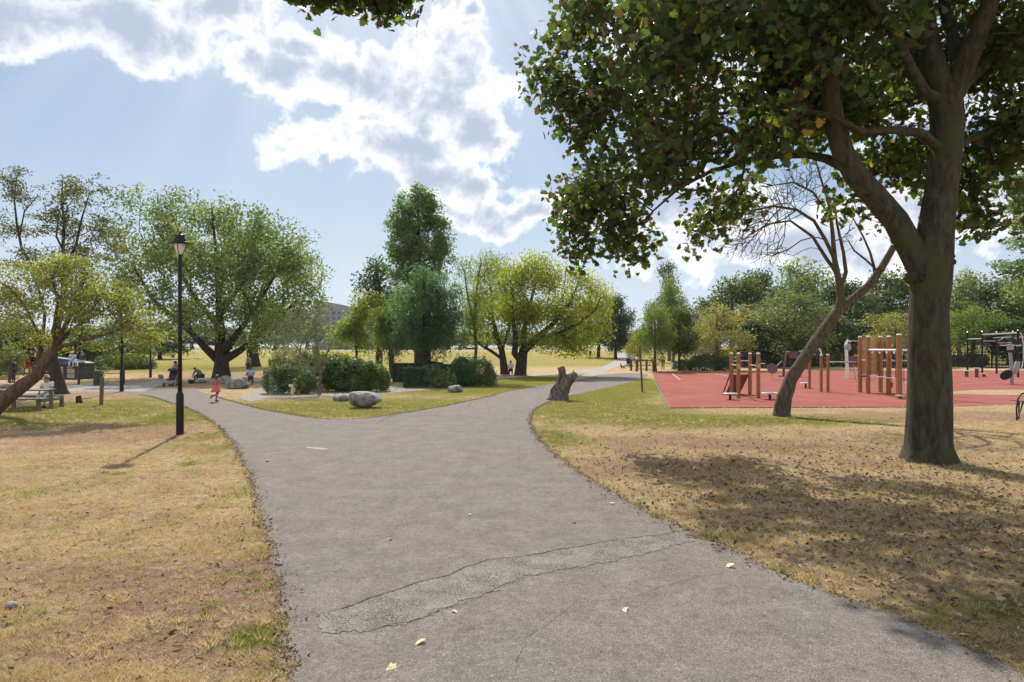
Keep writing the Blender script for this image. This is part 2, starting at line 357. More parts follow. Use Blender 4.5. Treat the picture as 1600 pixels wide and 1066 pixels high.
# ------------------------------------------------------------ the ground
def poly_px(pts): return [G(*p).xy for p in pts]
def densify(poly, step=0.25, amp=0.0, freq=1.2, seed=0.0, maxy=70):
    out = []
    for i in range(len(poly)):
        a = Vector(poly[i]); b = Vector(poly[(i+1) % len(poly)]); L = (b-a).length
        far = max(a.y, b.y); st = step * max(1, far/12)
        k = max(1, int(L/st)); nn = Vector((-(b-a).y, (b-a).x)).normalized() if L > 1e-6 else Vector((0, 0))
        for j in range(k):
            p = a + (b-a)*j/k
            w = amp * (noise.noise(Vector((p.x*freq+seed, p.y*freq, 0))) + 0.6*noise.noise(Vector((p.x*freq*4, p.y*freq*4, seed))))
            out.append(p + nn*w)
    return out
def smooth_poly(poly, it=1):
    for _ in range(it):
        q = []
        for i in range(len(poly)):
            a, b = Vector(poly[i]), Vector(poly[(i+1) % len(poly)])
            q += [a*0.75+b*0.25, a*0.25+b*0.75]
        poly = q
    return poly
def sheet(name, poly, z, m, kind='structure', label=None):
    """flat polygon cut into y-rows so it follows the terrain"""
    bm = bmesh.new(); vs = [bm.verts.new((p[0], p[1], 0)) for p in poly]
    bm.faces.new(vs); bmesh.ops.triangulate(bm, faces=bm.faces[:])
    ymax = max(p[1] for p in poly); ymin = min(p[1] for p in poly)
    y = 75.0
    while y < ymax:
        if y > ymin: bmesh.ops.bisect_plane(bm, geom=bm.verts[:]+bm.edges[:]+bm.faces[:], plane_co=(0, y, 0), plane_no=(0, 1, 0))
        y += 6.0
    for v in bm.verts: v.co.z = Z(v.co.y) + z
    bmesh.ops.recalc_face_normals(bm, faces=bm.faces[:])
    me = bpy.data.meshes.new(name); bm.to_mesh(me); bm.free(); me.materials.append(M[m])
    if me.polygons and me.polygons[0].normal.z < 0: me.flip_normals()
    o = bpy.data.objects.new(name, me); link(o); o['kind'] = kind
    return o

PATH = [(455, 1066), (442, 980), (428, 900), (415, 840), (398, 765), (372, 705), (340, 664), (300, 640), (262, 628), (236, 620), (205, 615), (150, 612), (118, 607),
        (120, 600), (150, 599.5), (218, 598), (250, 604), (300, 608), (322, 615), (345, 622.5), (372, 630), (400, 638), (440, 646), (480, 652), (520, 656.5),
        (560, 655), (600, 650.5), (650, 643), (700, 634), (760, 621), (800, 611), (850, 602), (880, 597), (912, 592), (935, 587), (965, 583.5), (1000, 583), (1012, 585),
        (1012, 588), (1000, 593), (975, 600), (945, 607), (905, 616), (870, 624), (845, 634), (830, 645), (828, 660), (838, 682), (862, 706), (900, 738), (948, 765), (1000, 795), (1060, 822),
        (1120, 850), (1190, 882), (1260, 912), (1330, 938), (1420, 968), (1500, 1000), (1560, 1030), (1600, 1052)]
pw = poly_px(PATH)
pw = pw + [Vector((4.2, 3.6)), Vector((6.5, 1.0)), Vector((7, -8)), Vector((-6, -8)), Vector((-2.4, 1.0)), Vector((-1.75, 3.4))]
path_poly = densify(smooth_poly(pw, 1), 0.06, 0.085, 2.2)
def band(pts_px, w_px_list=None): return poly_px(pts_px)
def seg_dist(X, Y, poly):
    """distance from arrays of points to polygon outline + inside mask"""
    P0 = np.array([(p[0], p[1]) for p in poly]); P1 = np.roll(P0, -1, 0)
    dmin = np.full(X.shape, 1e9); ins = np.zeros(X.shape, bool)
    for a, b in zip(P0, P1):
        e = b - a; L2 = e @ e + 1e-12
        t = np.clip(((X-a[0])*e[0] + (Y-a[1])*e[1]) / L2, 0, 1)
        dmin = np.minimum(dmin, np.hypot(X-(a[0]+t*e[0]), Y-(a[1]+t*e[1])))
        c = ((a[1] > Y) != (b[1] > Y)) & (X < (b[0]-a[0])*(Y-a[1])/((b[1]-a[1]) + 1e-12) + a[0])
        ins ^= c
    return dmin, ins
coarse_path = smooth_poly(pw, 1)
RED = poly_px([(1047, 637.5), (1019, 584), (1030, 580), (1110, 579.5), (1300, 579), (1500, 579), (1700, 579), (1900, 600)]) + [Vector(G(1760, 626).xy), Vector(G(1620, 631).xy), Vector(G(1480, 636).xy)]

# green cover: gaussian patches (px, py, rx m, ry m, amount)
GP = [(60, 655, 2.6, 3.0, .8), (140, 645, 2.0, 2.5, .5), (20, 640, 4, 4, .5), (300, 650, 1.3, 4.0, .8), (330, 680, .7, 2.5, .7), (350, 700, .5, 1.6, .6), (200, 628, 4, 4, .5), (375, 770, .25, 1.3, .6), (398, 830, .2, .8, .5),
      (296, 725, .28, .3, 1.0), (180, 740, .35, .25, 1.0), (385, 1000, .2, .25, .9), (400, 995, .22, .2, .7), (60, 770, .9, .6, .45), (345, 905, .15, .15, .8), (240, 990, .3, .2, .4), (20, 970, .25, .2, .6), (330, 955, .2, .2, .5),
      (460, 640, 6, 4, .5), (640, 632, 6, 3, .75), (560, 645, 4, 2, .55), (750, 612, 8, 5, .7), (860, 640, 1.6, 4.0, .75), (900, 625, 2.5, 5.0, .65), (960, 615, 3, 6, .6), (1010, 600, 1.6, 6, 1.2), (860, 680, .7, 2.0, .8), (905, 690, .9, 1.2, .5),
      (1130, 655, 5, 1.6, .7), (1230, 660, 4, 1.2, .6), (1040, 665, 2, 1.4, .5), (1000, 640, 3, 3, .6), (1280, 700, 2.0, .8, .35), (1230, 770, 1.0, .6, .4), (1480, 735, 2.0, .8, .25), (1560, 790, 1.5, 1.0, .3), (1450, 830, 1.2, .7, .2), (1100, 842, .5, .25, .8),
      (1550, 880, .9, .6, .35), (1350, 860, .8, .5, .2), (1500, 950, .6, .5, .35), (1590, 960, .5, .5, .5), (1240, 830, .5, .4, .3),
      (900, 592, 5, 8, 1.3), (850, 595, 6, 6, .8), (700, 603, 6, 6, .4), (200, 578, 30, 18, .55), (300, 570, 30, 20, .5)]
BP = [(1100, 690, 3.5, 1.6, .8), (950, 730, 1.4, 1.2, .7), (1150, 720, 2.5, 1.2, .5), (180, 680, 3.0, 2.5, .8), (250, 660, 2.0, 3, .5), (150, 900, 1.6, .8, .5), (300, 940, 1.0, .6, .9), (250, 1010, 1.2, .4, .9), (420, 1010, .3, .6, .8), (350, 900, .7, .5, .7), (1500, 650, 6, 2.0, .9), (1330, 655, 4, 1.0, .5), (1540, 614, 6, 4, .8),
      (330, 595, 8, 8, .8), (400, 583, 8, 8, .6), (800, 590, 8, 5, .9), (700, 597, 5, 4, .6), (120, 618, 6, 4, .8), (1400, 700, 3, 1, .4), (1340, 900, 1.5, .6, .4), (1500, 850, 1.5, .6, .3)]
def cover(X, Y):
    g = np.zeros_like(X); b = np.zeros_like(X)
    for px, py, rx, ry, a in GP:
        c = G(px, py); g += a*np.exp(-((X-c.x)/rx)**2 - ((Y-c.y)/ry)**2)
    for px, py, rx, ry, a in BP:
        c = G(px, py); b += a*np.exp(-((X-c.x)/rx)**2 - ((Y-c.y)/ry)**2)
    far = np.clip((Y-62)/25, 0, 1)*0.62
    return np.clip(np.maximum(g, far), 0, 1.2), np.clip(b, 0, 1)
def lines(core, step, ext): 
    a = list(np.arange(-core, core+1e-6, step)); s = step; x = core
    while x < ext: s *= 1.35; x += s; a.append(x); a.insert(0, -x)
    return np.array(a)
gx = lines(24, 0.3, 2600)
gy = list(np.arange(-12, 45, 0.3)); s_ = 0.3; y_ = 45
while y_ < 3200: s_ = min(s_*1.08, 6.0) if y_ < 300 else s_*1.3; y_ += s_; gy.append(y_)
gy = [-2000, -600, -150, -50, -25] + gy
gx, gy = np.array(gx), np.array(gy)
GXX, GYY = np.meshgrid(gx, gy)
zz = np.vectorize(Z)(gy)
V = np.stack([GXX, GYY, np.repeat(zz[:, None], len(gx), 1)], -1).reshape(-1, 3)
ni, nj = len(gx), len(gy)
ii = (np.arange(nj-1)[:, None]*ni + np.arange(ni-1)[None, :]).ravel()
Fq = np.stack([ii, ii+1, ii+1+ni, ii+ni], 1)
m, k, out = mat_base('dry_grass')
tc = k.new('ShaderNodeTexCoord'); v = tc.outputs['Object']
at = k.new('ShaderNodeAttribute', attribute_name='green'); ab = k.new('ShaderNodeAttribute', attribute_name='bare')
n1 = k.noise(v, 0.9, 5, 0.65); n2 = k.noise(v, 5.5, 5, 0.7); n3 = k.noise(k.vmath('MULTIPLY', v, (1.0, 1.4, 1.0)), 30, 5, 0.75, 0.8); n4 = k.noise(k.vmath('MULTIPLY', v, (1.0, 0.45, 1.0)), 150, 3, 0.7, 1.2)
straw = k.ramp(n2, [(0.28, (0.36, 0.255, 0.14)), (0.48, (0.57, 0.43, 0.25)), (0.72, (0.80, 0.64, 0.42))])
straw = k.mix(k.smooth(n1, 0.42, 0.66, 0, .7), straw, (0.49, 0.335, 0.19))
soil = k.ramp(n2, [(0.3, (0.36, 0.235, 0.15)), (0.7, (0.52, 0.365, 0.245))])
greenc = k.ramp(n2, [(0.3, (0.13, 0.155, 0.02)), (0.55, (0.235, 0.235, 0.04)), (0.8, (0.40, 0.35, 0.09))])
bm_ = k.math('ADD', ab.outputs['Fac'], k.math('MULTIPLY', k.math('SUBTRACT', n1, 0.5), 1.6))
bm_ = k.math('ADD', bm_, k.math('MULTIPLY', k.math('SUBTRACT', n3, 0.5), 1.1))
col = k.mix(k.smooth(bm_, 0.15, 0.7), straw, soil)
gm = k.math('ADD', at.outputs['Fac'], k.math('MULTIPLY', k.math('SUBTRACT', n2, 0.5), 1.7))
gm = k.math('ADD', gm, k.math('MULTIPLY', k.math('SUBTRACT', n1, 0.5), 0.5))
col = k.mix(k.smooth(gm, 0.15, 0.85, 0, 0.9), col, greenc)
n6 = k.noise(v, 13, 4, 0.7, 0.6); col = k.mix(1.0, col, k.ramp(n6, [(0.32, 0.72), (0.5, 1.0), (0.68, 1.22)]), 'MULTIPLY')
col = k.mix(1.0, col, k.ramp(n3, [(0.28, 0.36), (0.42, 0.86), (0.54, 1.05), (0.72, 1.38)]), 'MULTIPLY')
col = k.mix(1.0, col, k.ramp(n4, [(0.28, 0.42), (0.5, 1.0), (0.72, 1.5)]), 'MULTIPLY')
b = k.new('ShaderNodeBsdfPrincipled'); b.inputs['Roughness'].default_value = 1.0; b.inputs['Specular IOR Level'].default_value = 0.0
k.put(b.inputs['Base Color'], col)
k.put(b.inputs['Normal'], k.bump(k.math('ADD', k.math('ADD', n3, k.math('MULTIPLY', n4, 0.5)), k.math('MULTIPLY', n2, 1.2)), 1.0, 0.06))
k.l.new(b.outputs[0], out.inputs[0])
ground = np_obj('ground', V, Fq, 'dry_grass', smooth=True); ground['kind'] = 'structure'
gg, bb = cover(V[:, 0].astype(float), V[:, 1].astype(float))
for nm, arr in (('green', gg), ('bare', bb)):
    a_ = ground.data.attributes.new(nm, 'FLOAT', 'POINT'); a_.data.foreach_set('value', arr.astype(np.float32))

# asphalt
m, k, out = mat_base('asphalt')
tc = k.new('ShaderNodeTexCoord'); v = tc.outputs['Object']
n0 = k.noise(v, 0.35, 4, 0.6); n1 = k.noise(v, 2.0, 5, 0.65); n2 = k.noise(v, 60, 2, 0.8)
vo = k.new('ShaderNodeTexVoronoi'); k.put(vo.inputs['Vector'], v); vo.inputs['Scale'].default_value = 95
vo2 = k.new('ShaderNodeTexVoronoi'); k.put(vo2.inputs['Vector'], v); vo2.inputs['Scale'].default_value = 46
col = k.ramp(n0, [(0.35, (0.210, 0.180, 0.158)), (0.65, (0.198, 0.184, 0.165))])
col = k.mix(1.0, col, k.ramp(n1, [(0.3, 0.80), (0.7, 1.14)]), 'MULTIPLY')
st_ = k.noise(k.vmath('MULTIPLY', v, (1.0, 0.35, 1.0)), 0.9, 5, 0.7, 0.8); col = k.mix(k.smooth(st_, 0.54, 0.72, 0, 0.35), col, (0.125, 0.108, 0.095)); n5 = k.noise(v, 9, 4, .7); col = k.mix(1.0, col, k.ramp(n5, [(0.3, 0.80), (0.7, 1.14)]), 'MULTIPLY')
rnd = k.new('ShaderNodeSeparateColor'); k.put(rnd.inputs[0], vo.outputs['Color'])
col = k.mix(1.0, col, k.ramp(rnd.outputs[0], [(0.0, 0.60), (0.35, 0.92), (0.8, 1.07), (0.95, 1.25), (1.0, 1.5)]), 'MULTIPLY')
rnd2 = k.new('ShaderNodeSeparateColor'); k.put(rnd2.inputs[0], vo2.outputs['Color'])
col = k.mix(k.smooth(rnd2.outputs[1], 0.92, 0.98, 0, 0.2), col, (0.42, 0.38, 0.33))
b = k.new('ShaderNodeBsdfPrincipled'); b.inputs['Roughness'].default_value = 0.88; b.inputs['Specular IOR Level'].default_value = 0.12
k.put(b.inputs['Base Color'], col)
k.put(b.inputs['Normal'], k.bump(k.math('ADD', k.math('MULTIPLY', vo.outputs['Distance'], -0.8), k.math('MULTIPLY', n2, 0.5)), 0.9, 0.008))
k.l.new(b.outputs[0], out.inputs[0])
sheet('path', path_poly, 0.004, 'asphalt')

# repaired strip across the path: crazed grey asphalt with a crack along its upper edge
m, k, out = mat_base('crazed_asphalt')
tc = k.new('ShaderNodeTexCoord'); v = tc.outputs['Object']
wv = k.vmath('ADD', v, k.vmath('MULTIPLY', k.noisec(v, 9, 3), (0.09, 0.09, 0)))
vo = k.new('ShaderNodeTexVoronoi', feature='DISTANCE_TO_EDGE'); k.put(vo.inputs['Vector'], wv); vo.inputs['Scale'].default_value = 24
gr = k.new('ShaderNodeTexVoronoi'); k.put(gr.inputs['Vector'], v); gr.inputs['Scale'].default_value = 100
sp = k.new('ShaderNodeSeparateColor'); k.put(sp.inputs[0], gr.outputs['Color'])
col = k.ramp(k.noise(v, 2.2, 4), [(0.35, (0.172, 0.152, 0.130)), (0.65, (0.205, 0.186, 0.158))])
col = k.mix(1.0, col, k.ramp(sp.outputs[0], [(0.0, 0.55), (0.5, 1.0), (0.9, 1.35), (1.0, 1.9)]), 'MULTIPLY')
crk = k.math('MULTIPLY', k.smooth(vo.outputs['Distance'], 0.0, 0.09, 1.0, 0.0), k.smooth(k.noise(v, 3.2, 4), 0.40, 0.62))
col = k.mix(k.math('MULTIPLY', crk, 0.8), col, (0.06, 0.052, 0.044))
b = k.new('ShaderNodeBsdfPrincipled'); b.inputs['Roughness'].default_value = 0.9
k.put(b.inputs['Base Color'], col); k.put(b.inputs['Normal'], k.bump(k.math('SUBTRACT', gr.outputs['Distance'], k.math('MULTIPLY', crk, 2.0)), 0.8, 0.008))
k.l.new(b.outputs[0], out.inputs[0])
top = [(488, 964), (560, 943), (640, 916), (700, 899), (760, 877), (830, 868), (900, 856), (980, 842), (1035, 836), (1080, 830)]
bot = [(1085, 846), (1000, 868), (940, 882), (870, 893), (820, 901), (760, 929), (700, 950), (640, 973), (575, 988), (500, 990)]
sheet('path_repair', densify(poly_px(top + bot), 0.03, 0.07, 6.0, 4.0), 0.008, 'crazed_asphalt')
mat('crack_dark', (0.035, 0.03, 0.026), (0.06, 0.05, 0.045), 20, 0.95)
def crack(pts, w, name='path_crack', z=0.012, sd=0.0):
    l = []; r = []; c = [Vector(G(*p).xy) for p in pts]; q = []
    for i in range(len(c)-1):
        L = (c[i+1]-c[i]).length; kk = max(2, int(L/0.03))
        q += [c[i].lerp(c[i+1], j/kk) for j in range(kk)]
    for i, p in enumerate(q):
        t = (q[min(i+1, len(q)-1)] - q[max(i-1, 0)]).normalized(); nn = Vector((-t.y, t.x))
        o = nn*(0.05*noise.noise(Vector((p.x*3, p.y*3, sd))) + 0.018*noise.noise(Vector((p.x*18, p.y*18, sd))))
        ww = w*(0.45 + 0.9*abs(noise.noise(Vector((p.x*9, p.y*9, 3+sd))))) * min(1, i/12+.1, (len(q)-i)/12)
        l.append(p+o+nn*ww); r.append(p+o-nn*ww)
    mb = MB(); nq = len(l); mb.add([(p.x, p.y, z) for p in l] + [(p.x, p.y, z) for p in r], [(i, i+1, nq+i+1, nq+i) for i in range(nq-1)])
    o = mb.build(name, 'crack_dark'); o['kind'] = 'structure'; return o
crack(top, 0.011)
crack([(585, 664), (612, 650), (700, 652), (780, 655), (829, 657)], .02, sd=9.0, z=.010)
crack([(640, 648), (720, 650), (830, 645)], .012, sd=11.0, z=.010)
crack([(560, 986), (640, 975), (700, 951), (760, 931), (820, 903), (870, 895), (940, 884)], 0.004, sd=5.0)
mat('scuff_white', (0.36, 0.34, 0.31), (0.22, 0.195, 0.17), 30, 0.9)
sheet('path_scuff', densify(poly_px([(478, 699), (492, 699.5), (512, 701.5), (512, 703), (500, 703), (480, 700.6)]), .03, .02, 9), .0085, 'scuff_white')
crack([(1035, 836), (1062, 832), (1085, 826)], .008, sd=21.0)
crack([(430, 900), (520, 880), (600, 850), (640, 800), (700, 770)], .0022, sd=31.0, z=.0075)
crack([(1180, 890), (1080, 905), (1000, 930), (900, 945), (820, 1000), (800, 1066)], .0025, sd=37.0, z=.0075)
# side paths
mat('pale_path', (0.27, 0.235, 0.195), (0.21, 0.185, 0.155), 1.2, 0.95, 0.4, 60)
sheet('side_path', densify(poly_px([(372, 622), (398, 611), (412, 603), (440, 603), (470, 617), (600, 609), (600, 603), (640, 603), (690, 608), (640, 612), (575, 617), (480, 621), (420, 624), (390, 628)]), .4, .06), 0.008, 'pale_path')
# cross paths beyond
mat('far_path', (0.34, 0.30, 0.265), (0.27, 0.245, 0.22), 0.7, 0.95)
sheet('cross_path', densify(poly_px([(-120, 607), (40, 605), (110, 602), (128, 600), (225, 598), (236, 594), (345, 592), (460, 590), (690, 590), (780, 588), (880, 581), (930, 577), (958, 566), (961, 560), (966, 553), (970, 549), (984, 549), (987, 553), (993, 562), (975, 571), (955, 576), (948, 583), (925, 589), (900, 594), (884, 596.5), (905, 589), (922, 582), (905, 583), (780, 591.5), (690, 594), (460, 595), (345, 596), (260, 599), (225, 612), (118, 612), (-120, 622)]), 1.2, .08, .5), 0.007, 'far_path')
sheet('upper_path', poly_px([(-300, 566), (60, 563.5), (118, 562), (142, 562), (150, 560), (118, 557), (-300, 558)]), 0.009, 'pale_path')
sheet('road', poly_px([(-400, 549.2), (700, 549.4), (960, 549.4), (1060, 549.0), (1060, 547.8), (-400, 547.6)]), 0.03, 'far_path')
# red wet-pour playground surface with worn white lines
m, k, out = mat_base('red_rubber')
tc = k.new('ShaderNodeTexCoord'); v = tc.outputs['Object']
col = k.ramp(k.noise(v, 0.4, 5, 0.6), [(0.3, (0.27, 0.085, 0.070)), (0.7, (0.315, 0.115, 0.095))])
col = k.mix(1.0, col, k.ramp(k.noise(v, 70, 2, 0.8), [(0.3, 0.8), (0.7, 1.2)]), 'MULTIPLY')
col = k.mix(k.smooth(k.noise(v, 0.8, 6, 0.7), 0.50, 0.72, 0, 0.55), col, (0.33, 0.17, 0.125))
b = k.new('ShaderNodeBsdfPrincipled'); b.inputs['Roughness'].default_value = 1.0; b.inputs['Specular IOR Level'].default_value = 0.05
k.put(b.inputs['Base Color'], col); k.l.new(b.outputs[0], out.inputs[0])
sheet('playground_surface', densify(RED, .5, .03), 0.012, 'red_rubber')
sheet('worn_patch', densify(poly_px([(1485, 613), (1520, 610), (1600, 609.5), (1800, 611), (1800, 619), (1600, 618), (1530, 617), (1490, 616)]), .5, .25, .6), 0.018, 'dry_grass')
mat('line_white', (0.52, 0.40, 0.36), (0.42, 0.26, 0.22), 3, 0.8)
for a, b_ in (((1050, 584), (1063, 594)), ((1110, 582), (1150, 591)), ((1500, 600), (1600, 596))):
    A, B = G(*a).xy, G(*b_).xy; t = (B-A).normalized()*0.05; nn = Vector((-t.y, t.x))
    o = sheet('painted_line', [A+nn, A-nn, B-nn, B+nn], 0.016, 'line_white')
mb = MB(); A = G(1047, 638); B = G(1019, 592); dd = (B-A); mb.box(((A+B)/2 + Vector((0, 0, .015))), (0.045, dd.length, 0.045), rz=math.atan2(-dd.x, dd.y))
o = mb.build('edging', 'stake_wood'); o['kind'] = 'structure'
mat('dark_edge', (0.10, 0.06, 0.05), (0.06, 0.04, 0.035), 5, 0.9)
mb = MB(); A = G(1047, 638); B = G(1480, 636.5); dd = (B-A); mb.box(((A+B)/2 + Vector((0, -.03, .01))), (dd.length, 0.04, 0.04), rz=math.atan2(dd.y, dd.x))
o = mb.build('edging', 'dark_edge'); o['kind'] = 'structure'
# ------------------------------------------------------------ foliage
def rot_mats(rng, n, up_bias=0.0, droop=0.0):
    """random leaf frames: normal biased up by up_bias; leaf axis drooping"""
    nrm = rng.normal(size=(n, 3)); nrm /= np.linalg.norm(nrm, axis=1)[:, None] + 1e-9
    nrm[:, 2] += up_bias; nrm /= np.linalg.norm(nrm, axis=1)[:, None] + 1e-9
    ax = rng.normal(size=(n, 3)); ax[:, 2] -= droop
    ax -= (ax*nrm).sum(1)[:, None]*nrm; ax /= np.linalg.norm(ax, axis=1)[:, None] + 1e-9
    bx = np.cross(nrm, ax)
    return ax, bx, nrm
LT = {}
LT['diamond'] = (np.array([(0, 0, 0), (.5, .34, .05), (1, 0, -.06), (.5, -.34, .05)]), np.array([(0, 1, 2), (0, 2, 3)]))
LT['slim'] = (np.array([(0, 0, 0), (.5, .13, .02), (1, 0, -.06), (.5, -.13, .02)]), np.array([(0, 1, 2), (0, 2, 3)]))
LT['round'] = (np.array([(0, 0, 0), (.3, .4, .05), (.75, .36, .03), (1, 0, -.08), (.75, -.36, .03), (.3, -.4, .05)]), np.array([(0, 1, 2), (0, 2, 3), (0, 3, 4), (0, 4, 5)]))
_mp = [(0, .05), (.02, .30), (-.02, .48), (.22, .40), (.38, .62), (.50, .33), (.66, .36), (1.0, 0), (.66, -.36), (.50, -.33), (.38, -.62), (.22, -.40), (-.02, -.48), (.02, -.30), (0, -.05)]
LT['maple'] = (np.array([(.32, 0, .06)] + [(x, y, -.10*abs(y) - .05*(x > .8)) for x, y in _mp]), np.array([(0, i, i+1) for i in range(1, len(_mp))]))
LT['spray'] = (np.array([(0, 0, 0), (.35, .16, 0), (.3, .42, .02), (.65, .12, 0), (.75, .30, 0), (1, 0, -.05), (.75, -.30, 0), (.65, -.12, 0), (.3, -.42, .02), (.35, -.16, 0)]), np.array([(0, 1, 9), (1, 2, 3), (1, 3, 9), (9, 3, 7), (9, 7, 8), (3, 4, 5), (3, 5, 7), (7, 5, 6)]))
_cu = []
for _x, _w in ((0, .05), (.2, .30), (.5, .42), (.8, .26), (1.0, .02)):
    for _y in (-1, 0, 1): _cu.append((_x, _y*_w*.75, .30*abs(_y)*(.4+_w)+.35*(_x-.5)**2))
LT['curl'] = (np.array(_cu), np.array([t for r_ in range(4) for c_ in range(2) for t in ((r_*3+c_, r_*3+3+c_, r_*3+4+c_), (r_*3+c_, r_*3+4+c_, r_*3+1+c_))]))
def leaves(C, size, rng, kind='diamond', up=0.4, droop=0.3, var=0.3):
    C = np.asarray(C); n_ = len(C); T, F = LT[kind]
    ax, bx, nr = rot_mats(rng, n_, up, droop)
    s = size*(1 + var*(rng.random(n_)*2-1)) if np.isscalar(size) else size
    V = C[:, None, :] + s[:, None, None]*(T[None, :, 0, None]*ax[:, None, :] + T[None, :, 1, None]*bx[:, None, :] + T[None, :, 2, None]*nr[:, None, :])
    FF = F[None] + (np.arange(n_)*len(T))[:, None, None]
    return V.reshape(-1, 3), FF.reshape(-1, F.shape[1])
def in_lobes(lobes, n_, rng, shell=0.5, zmin=None):
    """random points in ellipsoids (c, r), biased to the shell"""
    w = np.array([(l[1][0]*l[1][1]*l[1][2])**0.75 for l in lobes]); w /= w.sum()
    idx = rng.choice(len(lobes), n_, p=w)
    c = np.array([tuple(l[0]) for l in lobes])[idx]; r = np.array([tuple(l[1]) for l in lobes])[idx]
    d = rng.normal(size=(n_, 3)); d /= np.linalg.norm(d, axis=1)[:, None]
    q = (shell + (1-shell)*rng.random(n_)**0.6)[:, None]
    p = c + d*r*q
    return p
def grow(limbs, A, rng, seg=0.5, w=0.35, bend=0.25, up=0.15):
    """limbs: list of polylines [(x,y,z,radius)...]; A attractors -> nodes, parents, fixed radii"""
    pos = []; par = []; fix = []; pl = []
    def addn(p, pa, fr):
        pos.append(np.array(p, float)); par.append(pa); fix.append(fr)
        pl.append(0 if pa < 0 else pl[pa] + np.linalg.norm(pos[-1]-pos[pa])); return len(pos)-1
    for li, L in enumerate(limbs):
        if li == 0: pa = -1
        else:
            p0 = np.array(L[0][:3]); pa = int(np.argmin([np.linalg.norm(q-p0) for q in pos]))
            L = L[1:] if np.linalg.norm(pos[pa]-p0) < 0.35 else L
        prev = None if pa < 0 else (*pos[pa], L[0][3])
        for q in L:
            if prev is None: pa = addn(q[:3], -1, q[3])
            else:
                a = np.array(prev[:3]); b = np.array(q[:3]); kk = max(1, int(np.linalg.norm(b-a)/max(seg, .25)))
                for j in range(1, kk+1):
                    t = j/kk; pa = addn(a+(b-a)*t, pa, prev[3]+(q[3]-prev[3])*t)
            prev = q
    nb = len(pos); start = nb//6
    cap = nb + len(A)*14 + 10
    PA = np.zeros((cap, 3)); PL = np.zeros(cap); PA[:nb] = pos; PL[:nb] = pl
    # thick lower trunk must not sprout
    z0 = pos[0][2]; 
    root_pen = np.zeros(cap); base_len = max(pl)*0.22
    root_pen[:nb] = np.where(np.array(pl) < base_len, 50, 0)
    PL0 = PL.copy()
    order = np.argsort(np.linalg.norm(A - np.array(pos[min(nb-1, nb//2)]), axis=1))
    cnt = nb
    for a in A[order]:
        d = np.linalg.norm(PA[:cnt]-a, axis=1)
        i = int(np.argmin(d + w*PL[:cnt] + root_pen[:cnt])); L = d[i]
        if L < 1e-3: continue
        kk = max(1, min(12, int(L/seg)))
        s = PA[i].copy(); pd = s - PA[par[i]] if par[i] >= 0 else np.array([0, 0, 1.])
        pd = pd/(np.linalg.norm(pd)+1e-9); ctl = s + (pd + np.array([0, 0, up]))*L*bend*1.6 + (a-s)*0.15
        pa = i
        for j in range(1, kk+1):
            t = j/kk; p = (1-t)**2*s + 2*t*(1-t)*ctl + t*t*a
            if j < kk: p = p + rng.normal(size=3)*seg*0.07
            par.append(pa); fix.append(0); PA[cnt] = p; PL[cnt] = PL[pa]+np.linalg.norm(p-PA[pa]); pa = cnt; cnt += 1
    return PA[:cnt].copy(), np.array(par), np.array(fix, float)
def skeleton_mesh(pos, par, fix, tip=0.01, rtop=None, maxr=1.0):
    n_ = len(pos); cnt = np.zeros(n_); ch = [[] for _ in range(n_)]
    for i in range(n_):
        if par[i] >= 0: ch[par[i]].append(i)
    for i in range(n_-1, -1, -1):
        if not ch[i]: cnt[i] += 1
        if par[i] >= 0: cnt[par[i]] += cnt[i]
    N_ = cnt[0]; rtop = rtop or max(fix.max()*0.75, tip*2)
    p = math.log(max(rtop/tip, 1.01))/math.log(max(N_, 2))
    rad = np.minimum(tip*cnt**p, maxr)
    rad = np.where(fix > 0, fix, rad)
    for i in range(n_):       # children never thicker than parent
        if par[i] >= 0 and fix[i] == 0: rad[i] = min(rad[i], rad[par[i]]*0.92 if fix[par[i]] > 0 else rad[par[i]])
    Vs = []; Fs = []; off = 0
    stack = [(0, -1)]
    while stack:
        i, pp = stack.pop()
        chain = [] if pp < 0 else [pp]
        rr = [] if pp < 0 else [min(rad[pp], rad[i]*1.15)]
        while True:
            chain.append(i); rr.append(rad[i])
            c = ch[i]
            if not c: break
            c = sorted(c, key=lambda q: -(rad[q]+ (fix[q] > 0)*10 + cnt[q]*1e-5))
            for q in c[1:]: stack.append((q, i))
            i = c[0]
        if len(chain) < 2: continue
        Pn = pos[chain]; rr = np.array(rr); k = 10 if rr.max() > 0.14 else (6 if rr.max() > 0.04 else 4)
        if rr.max() > 0.3: k = 18
        T = np.gradient(Pn, axis=0); T /= np.linalg.norm(T, axis=1)[:, None]+1e-9
        upv = np.array([1., 0, 0]) if abs(T[0][0]) < .9 else np.array([0, 1., 0])
        A_ = upv[None]-T*(T@upv)[:, None]; A_ /= np.linalg.norm(A_, axis=1)[:, None]+1e-6; B_ = np.cross(T, A_)
        th = np.arange(k)*2*PI/k
        ring = Pn[:, None]+(np.cos(th)[None, :, None]*A_[:, None]+np.sin(th)[None, :, None]*B_[:, None])*rr[:, None, None]
        Vs.append(ring.reshape(-1, 3)); m_ = len(chain)
        a = (np.arange(m_-1)[:, None]*k+np.arange(k)[None]).ravel(); b = (np.arange(m_-1)[:, None]*k+(np.arange(k)[None]+1) % k).ravel()
        Fs.append(np.stack([a, b, b+k, a+k], 1)+off); off += m_*k
    return np.concatenate(Vs), np.concatenate(Fs), rad
def px_lobes(lobes, d, base):
    """(px, py, rx px, ry px, depth offset m, depth radius m) -> local ellipsoids"""
    out = []
    for px, py, rx, ry, dy, ry_m in lobes:
        c = P(px, py, d+dy) - Vector(base); s = (d+dy)/FPX
        out.append(((c.x, c.y, c.z), (rx*s, ry_m, ry*s)))
    return out
